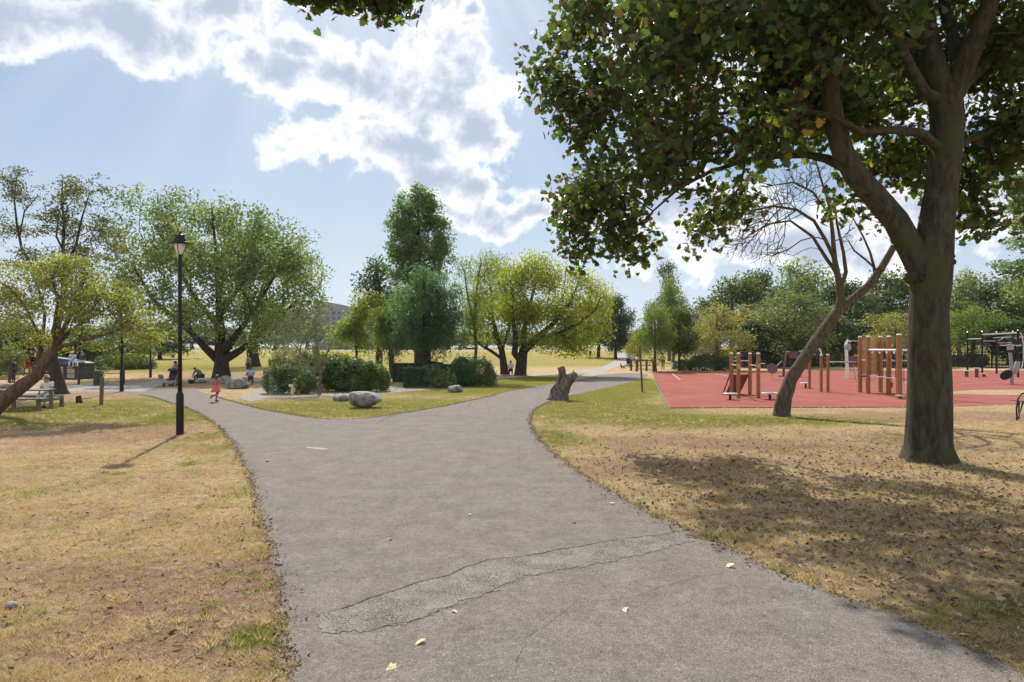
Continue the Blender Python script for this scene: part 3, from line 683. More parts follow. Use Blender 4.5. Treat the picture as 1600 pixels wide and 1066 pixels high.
def px_limb(pts, d, base):
    return [(*(P(px, py, d+dy)-Vector(base)), r) for px, py, dy, r in pts]
def tree(name, label, base, limbs, lobes, nA=300, per=30, lsize=0.2, leaf='wood_leaf', bark='bark', kind='diamond', seed=1,
         clump=0.6, tip=0.012, seg=0.6, shell=0.35, up=0.4, droop=0.3, weep=0.0, flat=1.0, cat='tree', group=None, twigs=True, w=0.35, rough_amp=0.0, extra=None, upb=0.15, rtop=None, gap=0.1, gfreq=0.55):
    rng = np.random.default_rng(seed)
    root = thing(name, label, cat, base, group=group)
    A = in_lobes(lobes, nA, rng, shell)
    A = A[A[:, 2] > 0.25]
    if gap: A = cull(A, gap, gfreq, seed)
    pos, par, fix = grow(limbs, A, rng, seg, w, up=upb)
    V, F, rad = skeleton_mesh(pos, par, fix, tip, rtop)
    if rough_amp:
        V = np.array([np.array(v) + np.array(noise.noise_vector(Vector(v)*Vector((3.5, 3.5, 1.2)) + Vector((seed, 0, 0))))*rough_amp*min(1.0, max(0.1, 1.3-v[2]*.08)) for v in V])
    np_obj('trunk', V, F, bark, root, True)
    if leaf:
        n_ = per*len(A); c = np.repeat(A, per, 0)
        off = np.clip(rng.normal(size=(n_, 3)), -1.6, 1.6)*clump*0.6; off[:, 2] *= flat
        if weep > 0:
            t = rng.random(n_)
            off = rng.normal(size=(n_, 3))*clump*0.28; sid = np.repeat(np.arange(len(A)), per)
            strand = rng.integers(0, 4, n_); sx = rng.normal(size=(len(A), 4, 2))*clump*0.5
            off[:, 0] = off[:, 0]*0.35 + sx[sid, strand, 0]; off[:, 1] = off[:, 1]*0.35 + sx[sid, strand, 1]; off[:, 2] = -t*weep*(0.5+rng.random(len(A))[sid])
        c = c+off; c = c[c[:, 2] > 0.1]
        V, F = leaves(c, lsize, rng, kind, up, droop)
        if extra is not None: V, F = extra(V, F, A, rng)
        np_obj('crown', V, F, leaf, root)
    return root
def cull(A, gap, f, seed):
    nz = np.array([noise.noise(Vector(q)*f + Vector((seed*3.1, 0, 0))) + .45*noise.noise(Vector(q)*f*2.3 + Vector((0, seed*1.7, 0))) for q in A])
    return A[nz > np.quantile(nz, gap*3.2)]
def simple_trunk(h, r, rng, lean=(0, 0), base_r=None):
    b = base_r or r*1.5
    return [(0, 0, -0.1, b), (0, 0, .25, b*0.82), (lean[0]*.15, lean[1]*.15, h*.3, r*1.05), (lean[0]*.5, lean[1]*.5, h*.65, r), (lean[0], lean[1], h, r*.8)]

def shrub(name, label, base, lobes, n_=3000, lsize=0.08, leaf='shrub_leaf', kind='diamond', seed=1, group=None, cat='shrub', up=0.5, droop=0.0, stems=True, square=False, box=None, shell=0.6, spikes=0):
    rng = np.random.default_rng(seed)
    root = thing(name, label, cat, base, group=group)
    if box is not None:
        sx, sy, sz = box; p = rng.random((n_, 3))*2-1
        ar = np.array([sy*sz, sx*sz, sx*sy]); ax = rng.choice(3, n_, p=ar/ar.sum()); sg = rng.choice([-1, 1], n_)
        srf = rng.random(n_) < 0.85
        for a in range(3):
            mm = (ax == a) & srf; p[mm, a] = sg[mm]*(0.86+.14*rng.random(mm.sum()))
        p = np.sign(p)*np.abs(p)**1.0
        rr = np.linalg.norm(np.maximum(np.abs(p)-0.75, 0), axis=1); p *= (1-0.25*np.clip(rr-.12, 0, 1))[:, None]
        c = p*np.array([sx/2, sy/2, sz/2]) + np.array([0, 0, sz/2])
    else:
        c = in_lobes(lobes, n_, rng, shell)
        nz = np.array([noise.noise(Vector(q)*2.2 + Vector((seed, 0, 0))) for q in c]); cc = np.mean([l[0] for l in lobes], axis=0)
        c = c + (c-cc)*nz[:, None]*0.22
        if spikes:
            k = rng.integers(0, len(c), spikes); s0 = c[k]; t = rng.random((spikes, 7, 1)); dr = rng.normal(size=(spikes, 1, 3))*.25 + np.array([0, 0, 1.])
            c = np.concatenate([c, (s0[:, None]+dr*t*0.35).reshape(-1, 3)])
    c = c[c[:, 2] > 0.02]
    V, F = leaves(c, lsize, rng, kind, up, droop)
    np_obj('foliage', V, F, leaf, root)
    if stems:
        mb = MB(); hz = max(l[0][2]+l[1][2]*.6 for l in lobes) if box is None else box[2]*.8
        xs = [l[0] for l in lobes] if box is None else [((i-2)*box[0]/5.5, 0, box[2]*.7) for i in range(5)]
        for q in xs:
            for j in range(1):
                mb = MB(); e = Vector(q)+Vector(rng.normal(size=3)*.15)
                mb.tube([(q[0]*.6+rng.normal()*.05, q[1]*.6+rng.normal()*.05, -.03), Vector((q[0]*.8, q[1]*.8, e.z*.5)), e], [.025, .018, .008], 5)
                mb.build('stem', 'bark', root)
    return root

# ---- the large maple standing on the right verge
D0 = gd(721); mb_ = Vector(((1452-CX)/FPX*D0, D0, 0))
def L_(pts): return px_limb([(a, b, c, r) for a, b, c, r in pts], D0, mb_)
maple_limbs = [L_([(1450, 735, 0, .56), (1451, 716, 0, .49), (1451, 690, 0, .44), (1452, 640, 0, .415), (1452, 560, 0, .395), (1452, 480, 0, .395), (1455, 410, 0, .40), (1462, 360, 0.05, .35), (1470, 300, .1, .315), (1478, 240, .15, .31), (1481, 195, .2, .33), (1478, 160, .2, .33),
                   (1462, 115, .3, .25), (1449, 60, .4, .22), (1440, 0, .5, .20), (1432, -90, .8, .17), (1440, -220, 1.2, .12), (1450, -330, 1.5, .07)]),
               L_([(1481, 175, .2, .3), (1500, 125, .1, .24), (1520, 70, -.1, .21), (1545, 10, -.4, .17), (1580, -90, -.9, .13), (1640, -230, -1.6, .08)]),
               L_([(1500, 125, .1, .2), (1492, 70, .6, .13), (1476, 10, 1.1, .11), (1465, -90, 1.9, .08)]),
               L_([(1473, 165, .2, .2), (1445, 145, -.1, .12), (1420, 100, -.4, .11), (1398, 55, -.8, .10), (1350, -10, -1.5, .08), (1280, -110, -2.4, .06)]),
               L_([(1500, 150, .1, .2), (1530, 110, .3, .12), (1565, 70, .5, .10), (1620, 40, .8, .09), (1720, 0, 1.3, .07), (1820, -20, 1.8, .04)]),
               L_([(1480, 250, .15, .2), (1520, 215, .8, .09), (1570, 195, 1.6, .07), (1640, 170, 2.4, .05)]),
               L_([(1445, 440, 0, .36), (1425, 392, 0, .27), (1400, 345, -.05, .25), (1365, 305, -.2, .235), (1338, 275, -.3, .225), (1318, 240, -.4, .21), (1306, 200, -.4, .19), (1299, 150, -.5, .17), (1296, 90, -.6, .15), (1292, 10, -.8, .13), (1280, -100, -1.0, .1), (1260, -230, -1.2, .06)]),
               L_([(1345, 285, -.3, .2), (1320, 262, -.1, .11), (1292, 248, .2, .095), (1262, 242, .6, .085), (1215, 244, 1.2, .075), (1165, 250, 1.9, .062), (1110, 268, 2.6, .05), (1060, 295, 3.2, .04), (1020, 330, 3.6, .025)]),
               L_([(1470, 225, .15, .2), (1440, 208, -.2, .10), (1400, 203, -.5, .09), (1345, 205, -.7, .085), (1300, 182, -.9, .08), (1245, 172, -.6, .06), (1190, 170, -.2, .05), (1120, 178, .4, .035), (1080, 190, .8, .02)]),
               L_([(1299, 120, -.6, .14), (1250, 70, -.9, .09), (1180, 42, 0, .075), (1090, 28, 1.5, .06), (990, 35, 3.2, .045), (920, 60, 4, .03)]),
               L_([(1306, 200, -.4, .15), (1270, 150, .6, .09), (1210, 120, 1.6, .075), (1120, 110, 2.8, .06), (1030, 130, 3.6, .045), (960, 190, 4.2, .035), (930, 270, 4.6, .025)]),
               L_([(1462, 115, .3, .2), (1380, 20, 1.6, .11), (1270, -60, 2.8, .09), (1120, -100, 3.6, .07), (980, -90, 4.0, .05)]),
               L_([(1449, 60, .4, .2), (1400, -80, -1.0, .1), (1250, -200, -2.4, .08), (1080, -220, -3.0, .06)])]
ml = [(915, 85, 92, 80, 4.0, 1.9), (900, 160, 40, 55, 4.0, 1.2), (950, 175, 85, 75, 3.8, 1.8), (930, 310, 80, 68, 4.6, 1.6), (985, 375, 50, 36, 4.4, 1.1), (905, 385, 32, 30, 4.8, .8), (1050, 230, 110, 95, 1.5, 2.4), (1085, 365, 36, 58, 3.0, .9), (1120, 300, 70, 62, 2.6, 1.4),
      (1150, 100, 140, 110, .5, 3.0), (1060, 90, 110, 90, -.3, 2.4), (1190, 200, 80, 50, 0, 2.0), (1285, 60, 120, 100, -.5, 2.6), (1260, 150, 90, 60, .8, 2.0), (1340, 170, 90, 62, 1.8, 1.8), (1370, 270, 60, 42, 2.3, 1.2), (1362, 340, 38, 32, 1.6, .8), (1312, 318, 16, 34, 1.2, .5), (1440, 250, 70, 60, 2.6, 1.4), (1420, 90, 110, 80, 3.0, 1.6),
      (1540, 110, 90, 80, 2.6, 1.8), (1585, 200, 60, 50, 1.4, 1.6), (1525, 270, 50, 50, 3.0, 1.2), (1530, 335, 46, 34, 2.8, 1.0), (1600, 55, 90, 80, 0, 2.2), (1300, -90, 250, 110, 0, 4.2), (1100, -60, 140, 100, 0, 3.2), (1550, -110, 220, 120, 0, 4.4), (1400, -270, 260, 110, 0, 4.0), (1230, -210, 180, 100, 0, 3.4), (1760, 40, 130, 120, .5, 3.4), (1850, -80, 130, 100, 0, 3), (1700, -230, 200, 100, 0, 3.5)]
ml += [(905, 12, 60, 40, .9, 1.2), (1010, 10, 80, 50, .3, 1.5)]
maple_lobes = px_lobes(ml, D0, mb_)
rng = np.random.default_rng(11)
root = thing('maple_tree', 'large broad maple with forked trunk and dark purplish leaves filling the upper right', 'tree', mb_)
A = cull(in_lobes(maple_lobes, 3500, rng, 0.1), .08, .55, 7)
_px = CX + (A[:, 0]+mb_.x)/(A[:, 1]+mb_.y)*FPX; _py = HZ - (A[:, 2]-EYE)/(A[:, 1]+mb_.y)*FPX
_nz = np.array([noise.noise(Vector(q)*.5 + Vector((9, 4, 2))) for q in A]); A = A[(_py > -5) | (_nz > -.14)]      # the upper crown is more open
pos, par, fix = grow(maple_limbs, A, rng, 0.45, 0.30, 0.22, 0.05)
V, F, rad = skeleton_mesh(pos, par, fix, 0.007, 0.22)
Vn = []
for q in V:
    p = Vector(q); a = min(1, max(0.12, 1.2 - p.z*.17))
    rr = math.hypot(p.x, p.y); th = math.atan2(p.y, p.x)
    fl = max(0, 0.42-p.z)/0.5
    if p.z < .75 and rr > .05: s = 1 + fl*(0.16*math.cos(3*th+.5)+0.14*math.cos(5*th+2)+0.06) + .035*math.cos(9*th+p.z*2); p.x *= s; p.y *= s
    big = 1.0 if (p.z < 4.6 and rr < 1.5) else 0.25
    p += noise.noise_vector(Vector((p.x*2.4, p.y*2.4, p.z*1.1)))*0.055*big + noise.noise_vector(p*9)*0.012*big
    Vn.append(p)
np_obj('trunk', np.array(Vn), F, 'maple_bark', root, True)
mb = MB(); c = P(1478, 408, D0-.05)-mb_; mb.blob(c, (.16, .2, .13), 3, .5, 2.2, 3.0); mb.build('burl', 'maple_bark', root, True); mb = MB(); c = P(1428, 432, D0-.12)-mb_; mb.blob(c, (.12, .25, .12), 3, .5, 2, 8.0); mb.build('burl', 'maple_bark', root, True)
per = 22; c = np.repeat(A, per, 0) + np.clip(rng.normal(size=(len(A)*per, 3)), -1.7, 1.7)*np.array([.27, .27, .24])
# keep the undersides tidy: nothing in front of the lower trunk
pxx = CX + (c[:, 0]+mb_.x)/(c[:, 1]+mb_.y)*FPX; pyy = HZ - (c[:, 2]-EYE)/(c[:, 1]+mb_.y)*FPX
keep = ~((c[:, 1] < 0.3) & (pyy > 130) & (pxx > 1395) & (pxx < 1530)) & ~((c[:, 1] < 0) & (pyy > 215) & (pxx > 1290) & (pxx < 1480))
c = c[keep]
# openings in the crown that let the sun through to the lawn in broad flecks
hx = (c[:, 0]+mb_.x) - sdir.x/sdir.z*c[:, 2]; hy = (c[:, 1]+mb_.y) - sdir.y/sdir.z*c[:, 2]; openness = np.zeros(len(c))
for px, py, rx, ry in ((1310, 779, .55, .30), (1368, 775, .6, .28), (1418, 781, .6, .30), (1470, 786, .55, .28), (1525, 798, .5, .25), (1259, 817, .42, .25), (1293, 842, .5, .25), (1217, 848, .3, .2), (1450, 836, .55, .2), (1523, 865, .4, .18), (1502, 905, .38, .14), (1580, 832, .5, .2), (1184, 762, .35, .2), (1150, 792, .3, .22), (1400, 870, .25, .12), (1350, 735, .5, .25), (1500, 745, .5, .3), (1560, 930, .3, .12), (1250, 740, .3, .2)):
    g = G(px, py); openness = np.maximum(openness, 1.35-np.hypot((hx-g.x)/rx, (hy-g.y)/ry)*(1+0*hx))
nz_ = np.array([noise.noise(Vector((a*3, b_*3, 1))) for a, b_ in zip(hx, hy)])
c = c[rng.random(len(c)) > np.clip((openness+nz_*.5)*2.2, 0, .97)]
V, F = leaves(c, 0.158, rng, 'maple', 0.25, 1.0, 0.45)
np_obj('crown', V, F, 'maple_leaf', root)

# ---- bough overhanging the top edge, from a maple behind the viewer's left
ob = Vector((-6.5, -1.5, 0))
root = thing('overhanging_maple', 'maple bough with small dark leaves hanging over the path at the top edge', 'tree', ob)
lb = [[(0, 0, -.1, .5), (0, 0, .4, .38), (0, .1, 3, .34), (.3, .3, 5, .3), (1.0, 1.5, 7.0, .22), (2.4, 4.5, 8.2, .14), (3.8, 7.6, 8.4, .08), (4.6, 9.3, 8.1, .05)], [(.3, .3, 5, .2), (-.6, -1, 8, .16), (-.9, -2, 10.5, .08)], [(.3, .3, 5, .2), (-2, 1, 7.5, .12), (-3.5, 2, 9, .07)]]
def LP(px, py, d): return tuple(P(px, py, d)-ob)
lo = [(LP(515, -8, 8.6), (.30, .6, .17)), (LP(570, -22, 8.6), (.55, .8, .22)), (LP(590, 8, 8.8), (.14, .4, .12)), (LP(630, -4, 9.0), (.22, .5, .14)), (LP(480, -25, 8.2), (.3, .6, .14)), (LP(560, -75, 8.0), (.9, 1.2, .3)), ((3.6, 6.5, 8.9), (.9, 1.6, .5)), ((2.2, 3.5, 9.0), (1.4, 1.6, .8)), ((0, 0, 10), (3, 3, 2)), ((-2, 1, 9), (2.5, 2.5, 1.6))]
A = in_lobes(lo, 420, rng, 0.1); A[:150] = in_lobes(lo[:6], 150, rng, 0.1)
pos, par, fix = grow(lb, A, rng, .4, .3, .2, .05)
V, F, rad = skeleton_mesh(pos, par, fix, .005, .12); np_obj('trunk', V, F, 'maple_bark', root, True)
c = np.repeat(A, 14, 0)+rng.normal(size=(len(A)*14, 3))*np.array([.1, .14, .06]); V, F = leaves(c, .10, rng, 'maple', .3, .8); np_obj('crown', V, F, 'maple_leaf', root)

# ---- leaning dead tree
D1 = gd(650); b1 = G(1223, 650)
def L1(pts): return px_limb(pts, D1, b1)
dl = [L1([(1221, 658, 0, .36), (1222, 645, 0, .30), (1226, 620, 0, .25), (1236, 592, 0, .225), (1252, 568, 0, .21), (1274, 536, 0, .205), (1293, 510, 0, .20), (1308, 488, 0, .185), (1314, 470, 0, .14), (1311, 440, 0, .11), (1304, 405, .05, .09), (1301, 365, .1, .07), (1297, 325, .15, .055), (1286, 290, .2, .035), (1273, 245, .3, .03)]),
      L1([(1310, 485, 0, .2), (1335, 466, 0, .155), (1358, 446, -.05, .135), (1377, 420, -.1, .125), (1397, 385, -.15, .11)]),
      L1([(1303, 400, .05, .08), (1290, 375, -.2, .065), (1272, 345, -.4, .055), (1245, 328, -.6, .045), (1210, 322, -.8, .038), (1170, 330, -1.0, .03), (1140, 345, -1.2, .02)]),
      L1([(1308, 430, 0, .09), (1292, 405, .3, .07), (1270, 370, .6, .055), (1235, 345, .9, .04), (1200, 350, 1.1, .03), (1160, 375, 1.3, .02)]),
      L1([(1312, 450, 0, .1), (1322, 425, .2, .075), (1318, 395, .3, .06), (1308, 350, .4, .045), (1302, 300, .5, .03)]),
      L1([(1362, 440, 0, .08), (1366, 418, .1, .055), (1360, 395, .1, .045), (1349, 370, .2, .035), (1335, 345, .3, .025), (1325, 325, .3, .015)]),
      L1([(1366, 418, .1, .05), (1352, 405, -.2, .035), (1335, 392, -.3, .03), (1325, 375, -.4, .02)]),
      L1([(1297, 340, .15, .06), (1270, 300, 0, .04), (1240, 285, -.2, .03), (1205, 290, -.4, .02)])]
dlo = px_lobes([(1180, 345, 58, 40, 0, 1.2), (1225, 300, 50, 40, 0, 1.2), (1265, 270, 40, 35, 0, .9), (1200, 395, 45, 25, .3, 1), (1150, 385, 35, 25, 0, .8), (1330, 365, 14, 30, 0, .3)], D1, b1)
dlab = 'leaning dead tree with bare twigs and a sawn-off limb beside the red playground'
rngd = np.random.default_rng(5); root = thing('dead_tree', dlab, 'tree', b1)
A = in_lobes(dlo, 1000, rngd, .05); A[:14] = in_lobes(dlo[-1:], 14, rngd, .2)
pos, par, fix = grow(dl, A, rngd, .25, .35, .2, .1); V, F, rad = skeleton_mesh(pos, par, fix, .0085, .045)
V = np.array([np.array(v)+np.array(noise.noise_vector(Vector((v[0]*4, v[1]*4, v[2]*1.6))))*.045*(1 if v[2] < 4.2 else .15) for v in V]); np_obj('trunk', V, F, 'dead_bark', root, True)

# ---- leaning tree at the left edge
D2 = 25.0; b2 = Vector(G(-22, 650)); D2 = b2.y
def L2(pts): return px_limb(pts, D2, b2)
ll = [L2([(-30, 662, 0, .42), (-12, 642, 0, .27), (10, 622, 0, .24), (35, 603, 0, .225), (58, 586, 0, .20), (70, 565, 0, .16), (84, 546, 0, .13), (98, 518, 0, .09), (112, 488, 0, .065), (125, 455, .1, .07), (135, 425, .2, .04)]),
      L2([(84, 546, 0, .11), (110, 537, -.2, .07), (145, 526, -.4, .07), (170, 522, -.6, .03), (190, 512, -.8, .015)]),
      L2([(84, 540, 0, .12), (105, 520, .4, .08), (135, 500, .8, .06), (170, 480, 1.1, .045), (205, 465, 1.4, .03)]),
      L2([(52, 590, 0, .13), (60, 560, .2, .085), (66, 530, .4, .065), (70, 490, .6, .05), (60, 450, .8, .05), (45, 420, 1, .03)]),
      L2([(84, 546, 0, .10), (84, 510, -.3, .06), (90, 470, -.5, .04), (80, 430, -.8, .04)]),
      L2([(66, 520, .4, .07), (40, 480, 0, .05), (15, 450, -.3, .035), (-20, 430, -.5, .02)])]
ll_lo = px_lobes([(50, 440, 60, 42, 0, 1.6), (120, 450, 55, 45, 0, 1.6), (175, 475, 48, 38, 0, 1.4), (200, 510, 38, 25, -.3, 1.0), (90, 500, 70, 30, 0, 1.4), (20, 490, 50, 38, 0, 1.4), (-40, 460, 50, 40, 0, 1.5), (110, 412, 50, 18, 0, .9), (40, 530, 40, 14, 0, .8), (232, 525, 18, 12, -.6, .5), (150, 540, 35, 8, -.4, .5), (60, 540, 50, 14, .6, .8), (190, 490, 45, 30, 0, 1.2), (120, 470, 80, 40, -.8, 1.2)], D2, b2)
tree('leaning_tree', 'leaning multi-stemmed tree with olive-yellow leaves at the left edge above the picnic table', b2, ll, ll_lo, 1150, 36, .088, 'olive_leaf', 'red_bark', 'diamond', 21, .36, .006, .35, .1, .5, .3, rough_amp=.04, rtop=.07, flat=.5, gap=.16, gfreq=1.1)

# ---- thin dark tree behind it
D3 = gd(616); b3 = Vector(G(93, 616))
def L3(pts): return px_limb(pts, D3, b3)
tree('locust_tree', 'tall thin-leaved tree with grey trunk standing behind the leaning tree', b3,
     [L3([(94, 622, 0, .5), (92, 610, 0, .38), (86, 585, 0, .32), (80, 560, 0, .28), (86, 520, 0, .2), (98, 470, 0, .15), (102, 420, 0, .11), (98, 390, 0, .085), (100, 350, 0, .06), (96, 310, 0, .04), (98, 280, 0, .02)]),
      L3([(102, 420, 0, .09), (118, 385, .3, .07), (128, 340, .6, .05), (140, 300, .8, .025)]),
      L3([(98, 400, 0, .07), (88, 370, -.3, .05), (92, 330, -.5, .025)]),
      L3([(98, 470, 0, .11), (60, 430, 1, .09), (34, 390, 1.5, .075), (26, 350, 1.5, .06), (22, 310, 1.7, .04), (26, 275, 1.8, .02)]),
      L3([(30, 370, 1.5, .05), (38, 330, 1.8, .04), (60, 305, 2, .02)])],
     px_lobes([(25, 290, 30, 30, 1.6, 1.5), (20, 350, 26, 26, 1.6, 1.5), (98, 300, 34, 26, 0, 1.5), (140, 300, 28, 30, .5, 1.5), (140, 350, 36, 24, .5, 1.5), (90, 350, 30, 26, 0, 1.5), (60, 330, 22, 18, 0, 1), (20, 400, 40, 20, 1, 1.5), (120, 400, 40, 26, .5, 2), (165, 380, 24, 34, .5, 1.5)], D3, b3),
     620, 22, .12, 'thin_leaf', 'dark_bark', 'diamond', 33, .42, .008, .5, .2, .3, .4, rtop=.07, flat=.4, gap=.12, gfreq=.9)

# ---- big plane tree
D4 = gd(590); b4 = Vector(G(346, 590))
def L4(pts): return px_limb(pts, D4, b4)
tree('plane_tree', 'huge spreading plane tree with thick low limbs behind the tall black lamp', b4,
     [L4([(346, 598, 0, 1.0), (346, 588, 0, .72), (346, 572, 0, .56), (346, 558, 0, .52), (344, 545, 0, .46), (344, 515, 0, .34), (342, 480, 0, .25), (340, 430, 0, .16), (335, 370, 0, .1), (330, 320, 0, .05)]),
      L4([(340, 562, 0, .36), (320, 543, -.5, .28), (300, 520, -1, .23), (275, 500, -1.0, .22), (240, 470, -1, .14), (210, 420, -1, .08)]),
      L4([(354, 560, 0, .36), (375, 548, .5, .26), (395, 530, 1, .21), (430, 500, 1.5, .18), (465, 470, 2, .09)]),
      L4([(352, 545, 0, .4), (372, 520, -.8, .22), (400, 480, -.8, .14), (430, 430, -.6, .09), (450, 380, -.4, .05)]),
      L4([(344, 520, 0, .4), (300, 460, 2, .18), (270, 400, 3, .12), (240, 350, 3, .06)]),
      L4([(344, 500, 0, .4), (385, 430, 2, .15), (400, 370, 3, .08)])],
     px_lobes([(225, 335, 48, 40, 0, 3), (290, 345, 60, 42, 0, 4), (360, 345, 60, 40, 0, 4), (425, 370, 50, 40, 0, 4), (470, 400, 32, 44, 0, 3), (245, 400, 60, 50, 0, 4), (330, 420, 80, 50, -2, 4), (420, 430, 70, 50, -1, 4), (270, 470, 60, 40, -1, 4), (350, 480, 80, 34, -2, 4), (440, 480, 62, 40, 0, 4), (480, 460, 28, 45, 0, 2.5), (250, 520, 50, 24, 0, 3), (420, 530, 50, 22, 1, 3), (200, 450, 45, 50, 1, 3), (190, 380, 22, 40, 0, 2), (300, 380, 80, 60, 4, 3), (400, 400, 80, 60, 4, 3), (300, 500, 60, 26, -4, 2), (420, 505, 60, 26, -3.5, 2), (230, 530, 30, 16, -2, 2), (480, 520, 24, 22, -1, 2), (350, 400, 120, 60, -3.5, 1.5)], D4, b4),
     1500, 42, .22, 'plane_leaf', 'dark_bark', 'diamond', 41, .66, .014, .8, .1, .5, .2, rtop=.2, gap=.12, gfreq=.5)
D5 = gd(573); b5 = Vector(G(396, 573))
tree('plane_tree', 'second plane tree with dark trunk just right of the huge spreading one', b5,
     [px_limb([(397, 578, 0, 1.0), (397, 570, 0, .75), (394, 552, 0, .65), (398, 520, 0, .5), (405, 470, 0, .3), (420, 420, 0, .15)], D5, b5)],
     px_lobes([(420, 400, 60, 50, 0, 5), (470, 430, 35, 40, 0, 4), (400, 480, 70, 40, 0, 5), (460, 500, 45, 36, 0, 4), (390, 535, 30, 16, 0, 3)], D5, b5), 420, 26, .3, 'plane_leaf', 'dark_bark', 'diamond', 42, 1.1, .03, 1.2, .2)

# ---- central group
def tr(name, label, base, limbs, lobes, *a, **kw):
    b = Vector(G(*base)) if len(base) == 2 else Vector(((base[0]-CX)/FPX*base[2], base[2], Z(base[2])))
    d = b.y
    return tree(name, label, b, [px_limb(l, d, b) for l in limbs], px_lobes(lobes, d, b), *a, **kw)
def cone_lobes(cx, top, bot, wtop, wbot, k, dr, jitter=0, seed=0):
    r_ = random.Random(seed); out = []
    for i in range(k):
        t = (i+.5)/k; y = top+(bot-top)*t; w = wtop+(wbot-wtop)*t
        out.append((cx+r_.uniform(-jitter, jitter), y, w*r_.uniform(.8, 1.1), (bot-top)/k*1.0, 0, dr*(.4+.6*w/max(wtop, wbot))))
    return out
tr('bald_cypress', 'tallest tree of the central group, an upright dark green conifer', (655, 0, 56),
   [[(655, 590, 0, .7), (655, 580, 0, .45), (655, 500, 0, .32), (655, 420, 0, .2), (654, 350, 0, .10), (653, 298, 0, .03)]],
   [(650, 304, 20, 16, 0, 1.0), (632, 322, 18, 16, 0, 1.2), (672, 318, 20, 18, 0, 1.2), (652, 345, 34, 22, 0, 1.6), (622, 355, 18, 26, 0, 1.2), (684, 352, 20, 26, 0, 1.2), (655, 385, 44, 24, 0, 2), (620, 395, 18, 22, 0, 1.4), (692, 390, 18, 28, 0, 1.4), (655, 425, 50, 26, 0, 2.2), (655, 470, 48, 26, 0, 2.2), (650, 515, 44, 24, 0, 2)],
   680, 60, .20, 'cypress_leaf', 'dark_bark', 'spray', 51, .44, .012, .5, .1, .3, .2, rtop=.09, w=.2, gap=.06, gfreq=.8)
tr('weeping_conifer', 'weeping blue-green conifer in front of the tall dark conifer behind the clipped hedge', (668, 0, 46),
   [[(668, 592, 0, .4), (668, 580, 0, .28), (667, 540, 0, .24), (664, 480, 0, .16), (662, 420, 0, .05)], [(690, 570, .5, .16), (706, 580, .5, .13), (712, 590, .5, .12)]],
   [(665, 425, 30, 18, 0, 1.2), (640, 450, 30, 22, 0, 1.4), (690, 445, 24, 22, 0, 1.2), (655, 480, 48, 24, 0, 1.8), (700, 490, 22, 20, 0, 1.3), (645, 515, 45, 20, -.5, 1.6), (695, 520, 40, 18, 0, 1.6), (672, 535, 50, 12, -.3, 1.5)],
   420, 60, .23, 'blue_leaf', 'dark_bark', 'slim', 52, .7, .012, .45, .1, .2, 1.6, weep=1.0, rtop=.1)
tr('weeping_conifer', 'weeping bright green conifer hanging low on the left side of the central group', (606, 0, 47),
   [[(612, 592, 0, .3), (612, 580, 0, .2), (610, 530, 0, .15), (606, 485, 0, .05)]],
   [(603, 486, 18, 10, 0, .8), (600, 505, 24, 14, 0, 1.2), (594, 530, 21, 14, 0, 1.2), (618, 520, 20, 18, 0, 1.2), (600, 545, 26, 8, 0, 1.0)],
   200, 60, .20, 'lime_leaf', 'bark', 'slim', 53, .6, .01, .4, .1, .2, 1.6, weep=.85, rtop=.08)
tr('broadleaf_tree', 'dark leafy tree peeping out left of the tallest conifer', (592, 0, 66),
   [[(592, 582, 0, .5), (592, 570, 0, .35), (594, 500, 0, .25), (592, 440, 0, .1)]],
   [(595, 425, 20, 16, 0, 2), (578, 450, 24, 20, 0, 2), (605, 460, 30, 30, 0, 2.5), (590, 490, 30, 24, 0, 2.5)],
   200, 26, .28, 'deep_leaf', 'dark_bark', 'diamond', 54, .9, .02, .8, .2, rtop=.2)
tr('broadleaf_tree', 'small light green tree on a slim trunk beside the open field', (556, 0, 62),
   [[(557, 588, 0, .2), (557, 575, 0, .12), (557, 545, 0, .1), (556, 520, 0, .06)]],
   [(558, 515, 20, 22, 0, 1.5), (575, 490, 24, 30, 0, 1.8), (540, 520, 16, 14, 0, 1), (560, 540, 22, 10, 0, 1.2), (530, 530, 14, 12, 0, 1)],
   260, 34, .2, 'bright_leaf', 'dark_bark', 'diamond', 55, .8, .012, .6, .2, rtop=.08)
tr('willow_tree', 'slender willow with hanging pale green fronds right of the central conifers', (738, 0, 48),
   [[(740, 592, 0, .2), (741, 580, 0, .13), (744, 545, 0, .11), (741, 500, 0, .1), (745, 450, 0, .07), (752, 405, 0, .03)], [(742, 510, 0, .08), (730, 460, .5, .05), (725, 420, .6, .03)], [(744, 545, 0, .08), (728, 545, .3, .05), (716, 530, .5, .03)]],
   [(765, 396, 26, 16, 0, 1.2), (732, 405, 20, 14, 0, 1.0), (772, 425, 24, 22, 0, 1.2), (738, 432, 22, 22, 0, 1.2), (760, 460, 34, 22, 0, 1.4), (728, 480, 26, 22, 0, 1.3), (745, 505, 26, 14, 0, 1.2)],
   270, 40, .19, 'bright_leaf', 'red_bark', 'slim', 56, .6, .009, .4, .2, .2, 1.6, weep=.8, rtop=.07)
D6 = gd(586)
